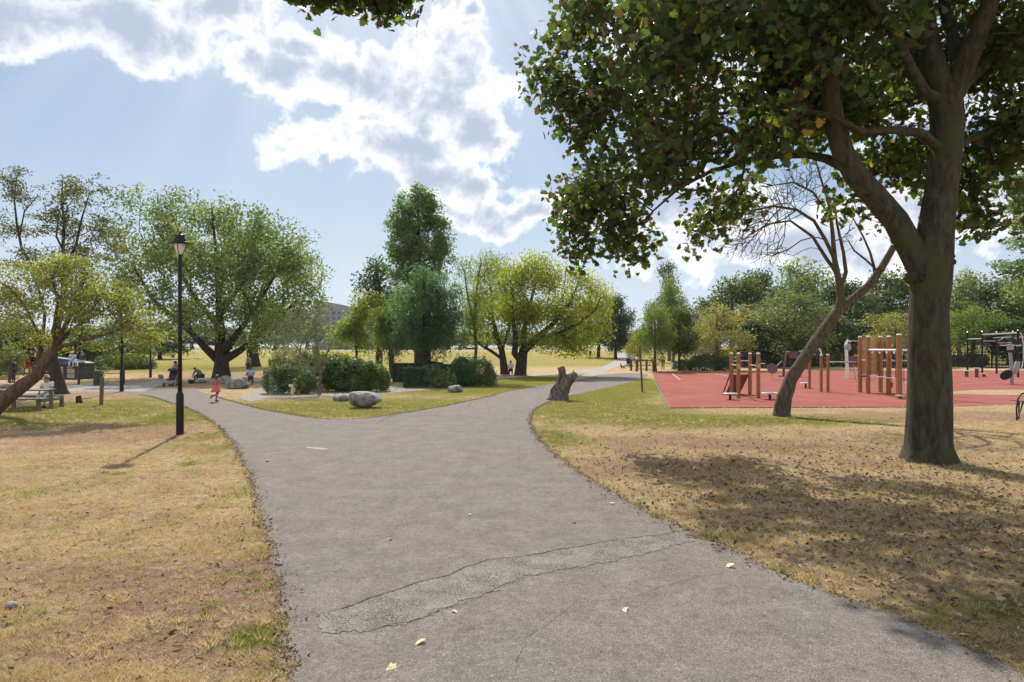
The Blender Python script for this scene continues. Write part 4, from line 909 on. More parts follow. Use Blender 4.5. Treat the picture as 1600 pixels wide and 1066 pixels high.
tr('ginkgo_tree', 'wide yellow-green tree with a twin-stemmed trunk beyond the hollow stump', (812, 587),
   [[(814, 593, 0, .7), (813, 585, 0, .52), (815, 565, 0, .45), (818, 548, 0, .38), (838, 530, 0, .28), (865, 505, 0, .2), (890, 475, 0, .12), (900, 450, 0, .06)],
    [(814, 570, 0, .4), (804, 552, -.3, .28), (806, 530, -.5, .22), (800, 490, -.8, .15), (800, 450, -.8, .08)],
    [(818, 548, 0, .3), (818, 520, .8, .2), (830, 470, 1.4, .14), (840, 430, 1.5, .07)],
    [(838, 530, 0, .24), (870, 522, -.6, .15), (905, 505, -1, .1), (930, 485, -1.2, .06)]],
   [(835, 425, 34, 28, 0, 2.2), (800, 440, 30, 30, 0, 2.4), (870, 445, 34, 28, 0, 2.4), (905, 448, 28, 26, 0, 2), (930, 470, 26, 32, 0, 2), (850, 480, 50, 30, 0, 3), (900, 500, 42, 34, 0, 2.6), (810, 490, 40, 26, 0, 2.6), (935, 505, 26, 26, 0, 1.8), (850, 530, 40, 14, -.5, 2), (895, 540, 34, 14, -.5, 1.8)],
   900, 44, .18, 'gold_leaf', 'dark_bark', 'diamond', 57, .7, .014, .6, .15, rtop=.25)
tr('ginkgo_tree', 'narrower yellow-green tree with a forked trunk left of the wide twin-stemmed one', (787, 585),
   [[(789, 590, 0, .5), (788, 580, 0, .36), (786, 562, 0, .3), (784, 548, 0, .26), (776, 525, 0, .2), (770, 500, 0, .14), (768, 460, 0, .08)], [(786, 560, 0, .22), (768, 549, -.4, .14), (752, 540, -.6, .11), (735, 520, -.8, .06)], [(784, 548, 0, .2), (795, 515, .5, .14), (800, 470, .8, .08)]],
   [(770, 440, 34, 30, 0, 2.2), (745, 475, 32, 30, 0, 2.2), (785, 480, 34, 30, 0, 2.4), (735, 510, 26, 24, 0, 1.8), (770, 520, 34, 16, 0, 1.8)],
   360, 32, .18, 'bright_leaf', 'dark_bark', 'diamond', 58, .7, .014, .6, .15, rtop=.2)
# grey twiggy shrub tree, left of centre
tr('smoke_tree', 'greyish twiggy small tree with several thin stems above the mounded shrubs', (498, 616),
   [[(499, 622, 0, .12), (499, 610, 0, .09), (501, 590, 0, .07), (499, 565, 0, .06), (495, 540, 0, .05), (492, 510, 0, .03)],
    [(499, 612, 0, .07), (490, 585, -.3, .055), (475, 560, -.5, .045), (462, 540, -.7, .03), (445, 525, -.8, .02)],
    [(500, 595, 0, .06), (508, 560, .4, .04), (520, 530, .6, .03), (535, 515, .8, .02)]],
   [(485, 500, 30, 16, 0, 1.1), (455, 515, 26, 16, 0, 1.0), (515, 505, 26, 20, 0, 1.1), (530, 530, 22, 18, 0, .9), (490, 530, 36, 16, 0, 1.2), (440, 530, 18, 14, 0, .8), (510, 548, 30, 8, 0, .8)],
   330, 16, .11, 'grey_leaf', 'snag_wood', 'slim', 59, .42, .009, .3, .3, .3, .2, rtop=.05, flat=.7)
# ---- background trees: one prototype per kind, copied with its parts
def proto(seed, leaf, bark, lsize, nA=520, per=30, low=2.0, clump=.8, kind='diamond', top=10.0, rad=4.0, dome=True):
    rg = random.Random(seed); lo = [((0, 0, low+(top-low)*.45), (rad*.75, rad*.75, (top-low)*.42))]
    for i in range(11):
        a = i*2.4; h = low+(top-low)*rg.uniform(.15, .85); t = (h-low)/(top-low); rr = rad*math.sqrt(max(.05, 1-(abs(t-.42)/.62)**2))*.68
        s = rg.uniform(.24, .44)*rad
        lo.append(((math.cos(a)*rr, math.sin(a)*rr, h), (s, s, s*.72)))
    lo.append(((rg.uniform(-.8, .8), 0, top-1.1), (rad*.4, rad*.4, 1.0)))
    t = tree('park_tree', '-', (0, 0, 0), [[(0, 0, -.2, .42), (0, 0, .3, .3), (.1, 0, low, .26), (0, .1, top*.5, .18), (.1, 0, top*.85, .06)]], lo, nA, per, lsize, leaf, bark, kind, seed, clump, .014, .7, .3, rtop=.15)
    t.name = 'park_tree'
    return t
PR = dict(wood=proto(101, 'wood_leaf', 'dark_bark', .30), wood2=proto(102, 'plane_leaf', 'bark', .27, low=1.2), deep=proto(103, 'deep_leaf', 'dark_bark', .30, low=.8), yel=proto(104, 'yellow_leaf', 'bark', .19, 560, 26, low=1.4, clump=.65), lime=proto(105, 'lime_leaf', 'bark', .24, low=1.0), olive=proto(106, 'sage_leaf', 'bark', .24, low=1.2))
used = set()
def bg(kind, px, top, hw, base_py=None, d=None, label='', name=None, group=None):
    if d is None: d = gd(base_py)
    h = (EYE - (top-HZ)/FPX*d) - Z(d); w = hw/FPX*d
    loc = ((px-CX)/FPX*d, d, Z(d)); sc_ = (w/4.1, w/4.1, h/10.0); rz = (px*0.37) % 6.28
    p = PR[kind]
    if kind not in used:
        used.add(kind); p.location = loc; p.scale = sc_; p.rotation_euler = (0, 0, rz); p['label'] = label; o = p
        if group: o['group'] = group
    else: o = copy_thing(p, loc, rz, label, sc_, group)
    if name: o.name = name
    return o
# right-hand side, behind the playground
bg('lime', 1024, 470, 34, d=66, label='upright green tree with dense foliage at the head of the right-hand path')
bg('wood', 1062, 478, 32, d=68, label='green tree with thick dark trunk beside the upright one at the path head')
bg('wood2', 1052, 437, 34, d=100, label='bushy green tree whose top shows under the hanging maple leaves')
bg('yel', 1119, 476, 64, d=70, label='round golden-yellow tree at the back left corner of the red surface', name='golden_tree')
bg('olive', 1244, 456, 76, d=78, label='broad olive-green tree behind the fence left of the leaning dead trunk')
bg('wood', 1145, 432, 62, d=115, label='rounded green treetop above the golden tree')
bg('deep', 1195, 424, 44, d=125, label='darker treetop in the gap between two rounded green ones behind the fence')
bg('wood2', 1252, 405, 66, d=120, label='highest rounded treetop in the row beyond the playground fence')
bg('deep', 1330, 440, 60, d=95, label='dark green tree directly behind the leaning dead trunk limbs')
bg('wood', 1385, 422, 60, d=110, label='green treetop left of the big maple trunk')
bg('yel', 1400, 488, 58, d=80, label='spreading yellow tree above the climbing frame posts', name='golden_tree')
bg('deep', 1310, 488, 40, d=86, label='low dark tree filling the space behind the climbing frame')
bg('wood2', 1500, 425, 50, d=120, label='green treetop just right of the big maple trunk')
bg('wood', 1580, 430, 80, d=92, label='dense green tree behind the black pull-up frames')
bg('lime', 1520, 478, 50, d=82, label='light green tree low behind the stepping posts')
bg('wood2', 1680, 410, 90, d=84, label='green tree at the far right edge behind the ladder')
bg('deep', 1440, 470, 55, d=100, label='dark green tree mostly hidden by the big maple trunk')
bg('deep', 1600, 500, 60, d=78, label='dark bushy undergrowth tree behind the exercise bicycle')
bg('deep', 1180, 500, 40, d=80, label='dark tree squeezed between the golden tree and the olive-green one')
bg('wood', 1092, 500, 30, d=84, label='green tree between the path head and the golden tree')
for i_, (px, top, hw, d_) in enumerate(((1800, 400, 95, 80), (1960, 420, 110, 86), (2150, 400, 120, 90), (2380, 410, 130, 95), (2650, 400, 150, 90), (-220, 455, 95, 75), (-420, 440, 110, 80), (-650, 430, 130, 78))):
    bg(['wood', 'deep', 'olive'][i_ % 3], px, top, hw, d=d_, label='park tree continuing the row beyond the ' + ('right' if px > 0 else 'left') + ' edge of the picture', group='trees beyond the picture edges')
# tree line closing the meadow
bg('deep', 962, 462, 36, d=120, label='dark shady tree closing the end of the right-hand path')
bg('wood', 935, 470, 40, base_py=559, label='green tree with stout trunk standing alone at the end of the meadow')
bg('yel', 996, 516, 22, d=75, label='small pale bushy tree in front of the path head trees', name='small_tree')
# left
bg('deep', 30, 505, 60, d=62, label='dark tree behind the red play equipment at the left edge')
bg('deep', 130, 512, 50, d=80, label='dark undergrowth tree behind the two people on the black platform')
bg('wood2', 190, 500, 60, d=95, label='green tree behind the clipped oval bush')
bg('deep', 250, 505, 50, d=120, label='dark tree at the far edge of the meadow left of the lamp')
bg('wood', -60, 470, 80, d=70, label='green tree at the extreme left behind the railings')
bg('olive', 15, 540, 26, d=52, label='small bushy tree with olive leaves beside the railings', name='small_tree')
far = [(300, 512, 45), (360, 515, 45), (430, 508, 45), (480, 500, 40), (640, 520, 40), (700, 515, 50), (760, 522, 40), (820, 518, 45), (880, 515, 45), (600, 523, 35)]
for i, (px, top, hw) in enumerate(far):
    bg(['wood', 'deep', 'wood2'][i % 3], px, top-4, hw, d=275, label='hazy tree in the distant line along the far side of the meadow', group='distant trees closing the meadow')
far = [(985, 522, 24), (1010, 515, 30)]
for px, top, hw in far: bg('deep', px, top, hw, d=200, label='dark distant tree beyond the end of the right-hand path', group='distant trees beyond the path')
# poplar
tr('poplar_tree', 'slim pointed poplar rising behind the trees at the path head', (1046, 0, 110),
   [[(1046, 580, 0, .4), (1046, 570, 0, .3), (1046, 480, 0, .2), (1044, 412, 0, .05)]],
   [(1043, 412, 8, 12, 0, .9), (1043, 430, 14, 16, 0, 1.4), (1046, 455, 18, 20, 0, 1.8), (1048, 485, 20, 20, 0, 2)], 170, 30, .28, 'wood_leaf', 'bark', 'diamond', 61, .7, .02, .8, .2, rtop=.15)
# cedar at the right edge
tr('conifer_tree', 'tall feathery conifer at the right edge beyond the maple leaves', (1640, 0, 40),
   [[(1640, 620, 0, .5), (1640, 600, 0, .4), (1640, 400, 0, .28), (1640, 150, 0, .08)], [(1640, 420, 0, .15), (1560, 430, 0, .05)], [(1640, 340, 0, .15), (1575, 350, 0, .05)], [(1640, 250, 0, .12), (1580, 262, 0, .04)]],
   [(1640, 150, 26, 26, 0, 1), (1625, 195, 40, 18, 0, 1.4), (1615, 240, 50, 18, 0, 1.8), (1600, 285, 40, 16, -.5, 1.4), (1640, 320, 60, 20, 0, 2), (1595, 350, 38, 14, 0, 1.4), (1640, 380, 60, 20, 0, 2), (1590, 420, 34, 16, -.3, 1.4), (1640, 450, 70, 20, 0, 2)],
   480, 40, .19, 'cypress_leaf', 'bark', 'spray', 62, .5, .012, .5, .2, .5, .2, flat=.45, rtop=.12, w=.2)
# sapling with stake
b_ = G(158, 633)
tr('sapling', 'young sapling with a few thin leafy twigs tied to a wooden stake', (160, 632),
   [[(160, 634, 0, .03), (161, 615, 0, .022), (162, 595, 0, .018), (162, 578, 0, .012)], [(161, 600, 0, .012), (172, 590, 0, .008), (178, 592, 0, .005)], [(162, 582, 0, .01), (155, 570, 0, .006)]],
   [(165, 576, 9, 7, 0, .25), (175, 590, 8, 3, 0, .2), (155, 568, 6, 6, 0, .2)], 30, 8, .09, 'lime_leaf', 'bark', 'slim', 63, .2, .004, .2, .1, rtop=.01)
mb = MB(); mb.tube([(0, 0, -.05), (0.02, 0, 1.15)], [.075, .07], 8); mb.build('wooden_stake', 'stake_wood', base=None, loc=b_)
tag(bpy.context.scene.collection.objects['wooden_stake'], 'round wooden stake driven in beside the thin sapling on the left lawn', 'stake')
bpy.data.objects['wooden_stake'].location = b_

# ---- shrubs of the central bed
def SL(px, py, rx, ry, base, dr=None, dy=0):
    d = base.y + dy; c = P(px, py, d)-base; s = d/FPX
    return ((c.x, c.y, c.z), (rx*s, dr or rx*s*.8, ry*s))
def sh(label, bpx, bpy_, lobes, **kw):
    b = G(bpx, bpy_); b.y += 0.9
    return shrub('shrub', label, b, [SL(*l[:4], b, dy=(l[4] if len(l) > 4 else 0)) for l in lobes], **kw)
GS = 'shrubs of the central bed'
sh('dense dark green mounded shrub behind the small yellow post', 448, 617, [(432, 595, 24, 22), (462, 594, 30, 23), (480, 601, 16, 16), (445, 582, 22, 12)], n_=11000, lsize=.085, seed=1, group=GS)
sh('tall airy cream-flowered shrub behind the dark mounded one', 465, 607, [(455, 562, 28, 20, 1), (480, 573, 28, 20, 1), (438, 572, 20, 14, 1), (488, 553, 14, 16, 1)], n_=6500, lsize=.09, leaf='cream_leaf', seed=2, group=GS, spikes=300)
sh('rusty low shrub between the dark mounded shrub and the grey-green one', 508, 613, [(500, 602, 20, 11), (520, 599, 18, 12)], n_=4200, lsize=.07, leaf='olive_leaf', seed=3, group=GS)
sh('large grey-green leafy shrub in the middle of the bed behind the pale boulder', 548, 613, [(532, 583, 30, 24), (562, 586, 28, 25), (545, 600, 34, 14), (515, 582, 22, 20)], n_=14000, lsize=.10, leaf='shrub_leaf', kind='round', seed=4, group=GS, spikes=260)
sh('mixed green shrub at the right end of the left-hand bed beside the gap', 588, 613, [(585, 590, 22, 21), (600, 595, 12, 18), (573, 578, 18, 14)], n_=8000, lsize=.085, leaf='plane_leaf', seed=5, group=GS, spikes=120)
sh('bright leafy shrub showing above the middle of the left-hand bed', 512, 606, [(502, 568, 20, 18, 1.5), (530, 566, 20, 14, 1.5)], n_=4200, lsize=.11, leaf='bright_leaf', kind='round', seed=6, group=GS)
sh('blue-green shrub at the right end of the hedge', 722, 605, [(722, 577, 18, 20, .5), (730, 590, 16, 15)], n_=6500, lsize=.09, leaf='hedge_leaf', seed=7, group=GS, spikes=140)
sh('speckled spiky shrub furthest right in the central bed', 752, 605, [(750, 582, 23, 21), (765, 590, 12, 15), (740, 594, 16, 12)], n_=8500, lsize=.08, leaf='shrub_leaf', seed=8, group=GS, spikes=420)
sh('pale-leaved shrub growing against the front of the hedge', 690, 607, [(682, 591, 17, 15, -.5), (702, 595, 12, 12, -.5)], n_=5000, lsize=.085, leaf='shrub_leaf', kind='round', seed=9, group=GS, spikes=90)
def hedge(label, px, base, top, hw, depth, dy, seed):
    b = G(px, base); b.y += depth/2+dy; s = b.y/FPX
    hgt = EYE-(top-HZ)/FPX*b.y
    shrub('hedge', label, b, None, n_=int(15000*hw/20), lsize=.082, leaf='hedge_leaf', seed=seed, box=(2*hw*s, depth, hgt), cat='hedge', group='clipped hedges of the central bed')
hedge('clipped hedge block projecting forward beside the gap in the bed', 647, 606, 574, 17, 1.6, 0, 21)
hedge('clipped hedge behind and left of the projecting block', 632, 598, 568, 22, 1.0, .6, 22)
hedge('long clipped hedge running right from the projecting block', 693, 603, 570, 33, 1.2, .6, 23)
# clipped oval bush on the left + low green around
b = G(195, 577); sc_ = b.y/FPX
shrub('bush', 'wide clipped oval bush beyond the pale path on the left', b, [((0, 0, .45), (44*sc_, 2.8, 1.05)), ((-1.2, .5, .6), (30*sc_, 2.2, 1.15)), ((1.2, 0, .6), (28*sc_, 2.2, 1.05))], n_=12000, lsize=.17, leaf='wood_leaf', seed=31, cat='bush')
b = G(8, 590); shrub('bush', 'rounded bush beside the railings at the left edge', b, [((0, 0, .6), (1.0, 1.0, .9)), ((-1, .3, .9), (.9, .9, .9))], n_=4500, lsize=.10, leaf='lime_leaf', seed=32, cat='bush')
b = G(100, 574); shrub('bush', 'long low hedge-like bush behind the black platform', b, [((-3, 0, .7), (2.6, 1, .9)), ((0, 0, .8), (2.6, 1, 1.0)), ((2.4, 0, .6), (1.6, 1, .8))], n_=8000, lsize=.15, leaf='wood_leaf', seed=33, cat='bush')
# shrubs at foot of fence / golden tree
b = G(1100, 579); shrub('bush', 'dark evergreen bush under the golden tree', b, [((0, 0, .7), (2.4, 1, .9)), ((2.2, 0, .6), (1.5, 1, .8)), ((-2, 0, .5), (1.2, 1, .6))], n_=7000, lsize=.15, leaf='hedge_leaf', seed=34, cat='bush')
mb_l = [(1165, 'dark bush in front of the fence near the back corner of the red surface', 30), (1230, 'low dark bush along the fence behind the round pad', 45), (1330, 'low dark bush along the fence behind the climbing frame', 60), (1520, 'green bush along the fence behind the stepping posts', 55), (1610, 'green bush along the fence behind the exercise bicycle', 40)]
for i, (px, lab, hw) in enumerate(mb_l):
    b = G(px, 578); b.y += 10.5; w = hw/FPX*b.y
    shrub('bush', lab, b, [((-w*.5, 0, .6), (w*.55, .8, .85)), ((w*.4, 0, .7), (w*.6, .8, .95))], n_=6000, lsize=.17, leaf=['deep_leaf', 'wood_leaf'][i > 2], seed=40+i, cat='bush', group='bushes along the playground fence', stems=False)

# ---- boulders
def boulder(label, px, py, w, h, seed, m='boulder_stone', dr=None, sub=4, amp=.22, group='boulders on the lawns', name='boulder', rz=0):
    b = G(px, py); s = b.y/FPX; hw = w/2*s; hh = h*s
    mb = MB(); mb.blob((0, 0, hh*.42), (hw, dr or hw*.75, hh*.6), sub, amp, 1.2, seed, flat=-hh*.42)
    mb.rough(.03*hw, 6/hw/1.5, seed)
    o = mb.build(name, m, smooth=True); o.location = b; o.rotation_euler = (0, 0, rz)
    return tag(o, label, 'boulder', group)
# main boulder: an undercut slab
b = G(571, 637); s = b.y/FPX
bm = bmesh.new(); bmesh.ops.create_icosphere(bm, subdivisions=5, radius=1); mb = MB(); vs = []
for v in bm.verts:
    q = Vector([math.copysign(abs(c_)**.62, c_) for c_ in v.co]); x, y, z = q
    px_ = x*.63*(1-.04*max(0, -z)-.10*max(0, z)*(x > 0)); py_ = y*.45*(1-.2*max(0, -z))
    pz = .33+z*.30-.07*x*(z > 0)+.03*math.sin(5*x)*(z > 0)
    if z < 0 and x > .2: pz += .06*(x-.2)*(-z)*1.6; px_ -= .06*(-z)
    vs.append(Vector((px_, py_, pz)))
mb.add(vs, [tuple(v.index for v in f.verts) for f in bm.faces]); bm.free(); mb.rough(.05, 2.6, 3.1); mb.rough(.025, 8, 1)
o = mb.build('boulder', 'boulder_stone', smooth=True, loc=b); tag(o, 'large flat-topped grey boulder, undercut at its base, on the grass island', 'boulder', 'boulders on the lawns')
boulder('low oval boulder just left of the large flat-topped one', 532, 627, 25, 11, 2.0)
boulder('small grey boulder alone near the right end of the bed', 711, 613, 24, 11, 5.0)
boulder('long sloping pale boulder with a person sitting behind it', 371, 607, 37, 19, 7.0, amp=.3)
boulder('dark low boulder leaning against the huge plane tree', 350, 600, 26, 12, 9.0, amp=.3)
boulder('flat rock under the crouching person in green', 313, 599, 20, 7, 11.0)
boulder('tan sandstone boulder at the foot of the locust tree', 74, 607, 20, 10, 13.0, 'tan_stone')
boulder('pale rounded boulder at the left edge beside the railings', 5, 607, 28, 9, 15.0, 'tan_stone')
boulder('small tan boulder behind the trunk by the railings', 76, 597, 14, 6, 16.0, 'tan_stone')
boulder('round tan boulder left of the pushchair', 251, 592, 8, 7, 17.0, 'tan_stone')
# short log stump
b = G(124, 630); mb = MB(); mb.tube([(0, 0, -.03), (-.02, 0, .15), (-.05, 0, .3)], [.13, .115, .10], 12).rough(.02, 8); o = mb.build('tree_stump', 'dark_bark', smooth=False, loc=b)
tag(o, 'short dark log stump on the left lawn beside the sapling', 'stump')
# hollow leaning snag
b = G(874, 625); d = b.y
def PS(px, py, dy=0): return P(px, py, d+dy)-b
mb = MB()
mb.tube([PS(872, 630), PS(873, 622), PS(875, 612), PS(879, 603)], [.60, .46, .39, .34], 18, True)
mb.tube([PS(876, 613), PS(883, 602), PS(889, 594), PS(895, 588, -.05), PS(899, 583, -.1)], [.32, .28, .23, .19, .13], 14)
mb.tube([PS(874, 610), PS(877, 597), PS(878, 587), PS(877, 579), PS(876, 573.5)], [.28, .21, .185, .175, .165], 14)
mb.tube([PS(879, 603), PS(883, 595), PS(886, 589), PS(887, 584)], [.24, .18, .13, .08], 12)
mb.tube([PS(883, 600, -.1), PS(893, 585, -.1), PS(898, 578, -.1)], [.10, .05, .02], 8)
mb.v = [v for v in mb.v]
bmz = bmesh.new(); me = bpy.data.meshes.new('x'); me.from_pydata([tuple(v) for v in mb.v], [], mb.f); bmz.from_mesh(me)
bmesh.ops.subdivide_edges(bmz, edges=bmz.edges[:], cuts=3, use_grid_fill=True)
for v in bmz.verts:
    p = v.co; q = Vector((p.x*2.2, p.y*2.2, p.z*1.0))
    v.co = p + noise.noise_vector(q*1.4)*.07 + noise.noise_vector(Vector((p.x*9, p.y*9, p.z*2.5)))*.055
me2 = bpy.data.meshes.new('snag'); bmz.to_mesh(me2); bmz.free(); me2.materials.append(M['snag_wood'])
o = bpy.data.objects.new('hollow_stump', me2); link(o); o.location = b
tag(o, 'leaning hollow grey tree stump with jagged split top beside the right-hand path', 'stump')

# ---- street lamps
def lamp(loc, label, H_=5.55, first=[None]):
    if first[0]: return copy_thing(first[0], loc, 0, label)
    r = thing('street_lamp', label, 'street lamp', loc, group='black lamp posts with conical glass lanterns'); first[0] = r
    MB().lathe([(.10, -.05), (.10, .0), (.098, 1.05), (.09, 1.12), (.062, 1.16), (.062, 1.19)], n=20).build('base', 'black_paint', r, True)
    MB().box((0, -.099, .55), (.11, .012, .5), bev=.004).build('access_door', 'black_paint', r)
    MB().lathe([(.056, 1.15), (.052, 3.0), (.046, 4.85), (.05, 4.87), (.05, 4.90), (.03, 4.92)], n=16).build('pole', 'black_paint', r, True)
    lan = MB().lathe([(.07, 5.22), (.10, 5.235), (.295, 5.225), (.30, 5.235), (.20, 5.27), (.17, 5.30), (.172, 5.345), (.14, 5.37), (.125, 5.375), (.13, 5.42), (.135, 5.45), (.09, 5.47), (.03, 5.48), (.025, 5.50), (.035, 5.53), (.03, 5.555), (.004, 5.575)], n=28).build('lantern_cap', 'black_paint', r, True)
    g = MB().lathe([(.055, 4.93), (.08, 4.97), (.115, 5.06), (.14, 5.16), (.145, 5.22)], n=20).build('lantern_glass', 'lamp_glass', r, True)
    fr = MB()
    for k_ in range(3):
        a = k_*2*PI/3-PI/2
        fr.tube([(math.cos(a)*q, math.sin(a)*q, z_) for q, z_ in ((.05, 4.90), (.085, 4.97), (.125, 5.06), (.15, 5.16), (.155, 5.23))], .009, 6)
    fr.build('lantern_bracket', 'black_paint', r)
    return r
lamp(G(281, 679), 'tall black street lamp with glass lantern in the lawn left of the path')
lamp(G(190, 612), 'black lamp post behind the sapling, its top hidden in leaves')
lamp(G(235, 590), 'most distant black lamp post, left of the pushchair')

# ---- litter bin, small posts, signs
b = G(153, 602); r = thing('litter_bin', 'dark green litter bin standing behind the wooden stake', 'bin', b)
MB().lathe([(.24, .02), (.26, .05), (.27, .75), (.25, .78)], n=16).build('body', 'bin_green', r); MB().lathe([(.30, .78), (.30, .84), (.22, .90), (.05, .92)], n=16).build('lid', 'bin_green', r); MB().box((0, 0, .0), (.2, .2, .06)).build('foot', 'black_paint', r)
b = G(457, 617); r = thing('marker_post', 'cream marker post with a small white plaque in front of the mounded shrub', 'post', b)
MB().box((0, 0, .22), (.15, .12, .56), bev=.02).build('post', 'sign_cream', r); MB().box((-.07, -.075, .47), (.20, .03, .13)).build('plaque', 'sign_white', r); MB().box((.12, -.02, .25), (.05, .05, .22)).build('bracket', 'sign_cream', r)
# slim dark post, slightly leaning, and timber trim-trail frame
b = G(1004, 613); d = b.y; top = P(999.5, 541, d+.1)-b
o = MB().tube([(0, 0, -.03), top], [.05, .045], 8).build('slim_post', 'brown_wood', loc=b); tag(o, 'slim dark post leaning slightly in the grass left of the red surface', 'post')
b = G(1009, 581); r = thing('timber_frame', 'low timber exercise frame of posts and rails behind the slim leaning post', 'exercise frame', b)
s = b.y/FPX
for x in (-14, 12): MB().tube([(x*s, 0, -.03), (x*s, 0, (18 if x < 0 else 17)*s)], [.11, .10], 8).build('post', 'brown_wood', r)
for x in (-16, 9): MB().tube([(x*s, 2.4, -.03), (x*s, 2.4, 1.15)], [.11, .10], 8).build('post', 'brown_wood', r)
MB().tube([(-14*s, 0, 1.1), (12*s, 0, 1.08)], .045, 8).build('rail', 'brown_wood', r); MB().tube([(-14*s, 0, .6), (12*s, 0, .58)], .03, 8).build('rail', 'brown_wood', r)
MB().tube([(-15*s, 2.4, 1.1), (9*s, 2.4, 1.08)], .045, 8).build('rail', 'brown_wood', r)
b = G(983, 579.5)

# ---- playground equipment
def post(mb, x, y, h, w=.13): mb.box((x, y, h/2-.02), (w, w, h+.04), bev=.02)
def add_post(r, x, y, h, w=.13):
    mb = MB(); post(mb, x, y, h, w); p_ = mb.build('post', 'orange_wood', r)
    MB().lathe([(w*.56, h+.001), (w*.6, h+.03), (w*.5, h+.06), (w*.2, h+.075)], (x, y, 0), 12).build('cap', 'white_cap', p_)
    return p_
b0 = G(1164, 622); r = thing('exercise_station', 'low four-post wooden station with steel bars and a dark red sloping board', 'exercise station', b0)
def LX(px, py): q = G(px, py)-b0; return q.x, q.y
hA = 2.18
for px, py, top in ((1143, 618, 553.5), (1154, 623, 553.5), (1172, 617, 553.5), (1185, 623, 553.5)):
    x, y = LX(px, py); h = EYE-(top-HZ)/FPX*(b0.y+y); add_post(r, x, y, h, .15)
pts = [LX(1143, 618), LX(1154, 623), LX(1172, 617), LX(1185, 623)]
def bar(a, c, za, zc=None, rad=.03, r_=None, nm='bar', m='steel'): MB().tube([(a[0], a[1], za), (c[0], c[1], zc if zc is not None else za)], rad, 8).build(nm, m, r_)
bar(pts[0], pts[1], 1.52, None, .035, r); bar(pts[2], pts[3], 1.50, None, .035, r); bar(pts[0], pts[2], 1.7, None, .03, r); bar((pts[3][0]-.1, pts[3][1]), (pts[3][0]+.3, pts[3][1]), 1.62, None, .025, r)
bar(pts[0], pts[2], 1.22, None, .02, r)
MB().box((pts[1][0], pts[1][1]-.085, 1.5), (.14, .02, .22)).build('label_plate', 'board_wood', r); MB().box((pts[3][0], pts[3][1]-.085, 1.5), (.14, .02, .22)).build('label_plate', 'board_wood', r)
mb = MB(); A0 = Vector((pts[0][0]-.25, pts[0][1]+.1, 0)); 
mb.add([(pts[0][0]-.2, pts[0][1]+.3, 0), (pts[2][0]-.35, pts[2][1]+.5, 0), (pts[2][0]+.0, pts[2][1]+.1, 1.02), (pts[0][0]+.1, pts[0][1], 1.02), (pts[0][0]-.2, pts[0][1]+.38, 0), (pts[2][0]-.35, pts[2][1]+.58, 0), (pts[2][0]+.0, pts[2][1]+.18, 1.02), (pts[0][0]+.1, pts[0][1]+.08, 1.02)],
       [(0, 1, 2, 3), (7, 6, 5, 4), (0, 4, 5, 1), (1, 5, 6, 2), (2, 6, 7, 3), (3, 7, 4, 0)]); mb.build('sloping_board', 'red_ramp', r)
MB().tube([(pts[0][0]-.42, pts[0][1]+.1, 0.0), (pts[0][0]-.05, pts[0][1]+.05, 1.05)], .035, 6).build('side_rail', 'red_ramp', r)
def disc(px, py, label, rd, h=.28):
    b = G(px, py); r = thing('step_plate', label, 'step plate', b, group='round step plates on stalks'); MB().tube([(0, 0, -.02), (0, 0, h-.02)], .06, 8).build('stalk', 'black_rubber', r)
    MB().lathe([(rd*.92, h-.03), (rd, h-.02), (rd, h+.015), (rd*.95, h+.03)], n=24).build('plate', 'grey_plate', r); return r
disc(1141, 625, 'grey step plate left of the low four-post station', .33); disc(1203, 625, 'larger grey step plate between the four-post station and the leaning dead tree', .38, .3); disc(1259, 606.5, 'grey step plate beside the single post right of the dead tree', .33)
# round dark pad on stalk
b = G(1207, 593); r = thing('balance_pad', 'round dark red pad on a short steel leg left of the leaning trunk', 'balance pad', b)
s = b.y/FPX; mtx = Matrix.Rotation(R(78), 3, 'X'); MB().lathe([(.36, -.04), (.38, -.03), (.38, .03), (.36, .04)], (0, 0, 17*s), 24, mtx).build('pad', 'mauve_metal', r); MB().tube([(0, .1, 0), (0, .08, .55)], .05, 8).build('leg', 'steel', r); MB().tube([(0, .08, .55), (.5, .4, 1.0), (.9, .5, 1.35)], .04, 8).build('arm', 'bike_grey', r)
# mauve cross trainer
b = G(1229, 589); r = thing('exercise_machine', 'mauve steel cross-trainer partly hidden behind the leaning dead trunk', 'exercise machine', b)
MB().tube([(-.25, 0, 0), (-.2, 0, .8), (-.05, 0, 1.7), (.15, 0, 2.1)], [.1, .1, .09, .06], 10).build('upright', 'mauve_metal', r)
MB().tube([(.5, 0, 0), (.45, 0, .5), (.5, .1, 1.0)], .07, 8).build('upright', 'mauve_metal', r)
MB().box((.55, 0, 1.75), (.65, .3, .55), bev=.08).build('housing', 'mauve_metal', r)
MB().tube([(-.6, 0, .05), (1.2, 0, .05)], .06, 8).build('base_rail', 'mauve_metal', r); MB().tube([(.1, -.3, 2.0), (.1, .3, 2.0)], .03, 8).build('handlebar', 'steel', r); MB().tube([(1.0, 0, 2.0), (1.3, 0, 2.1), (1.7, 0, 1.9)], .04, 8).build('handlebar', 'steel', r)
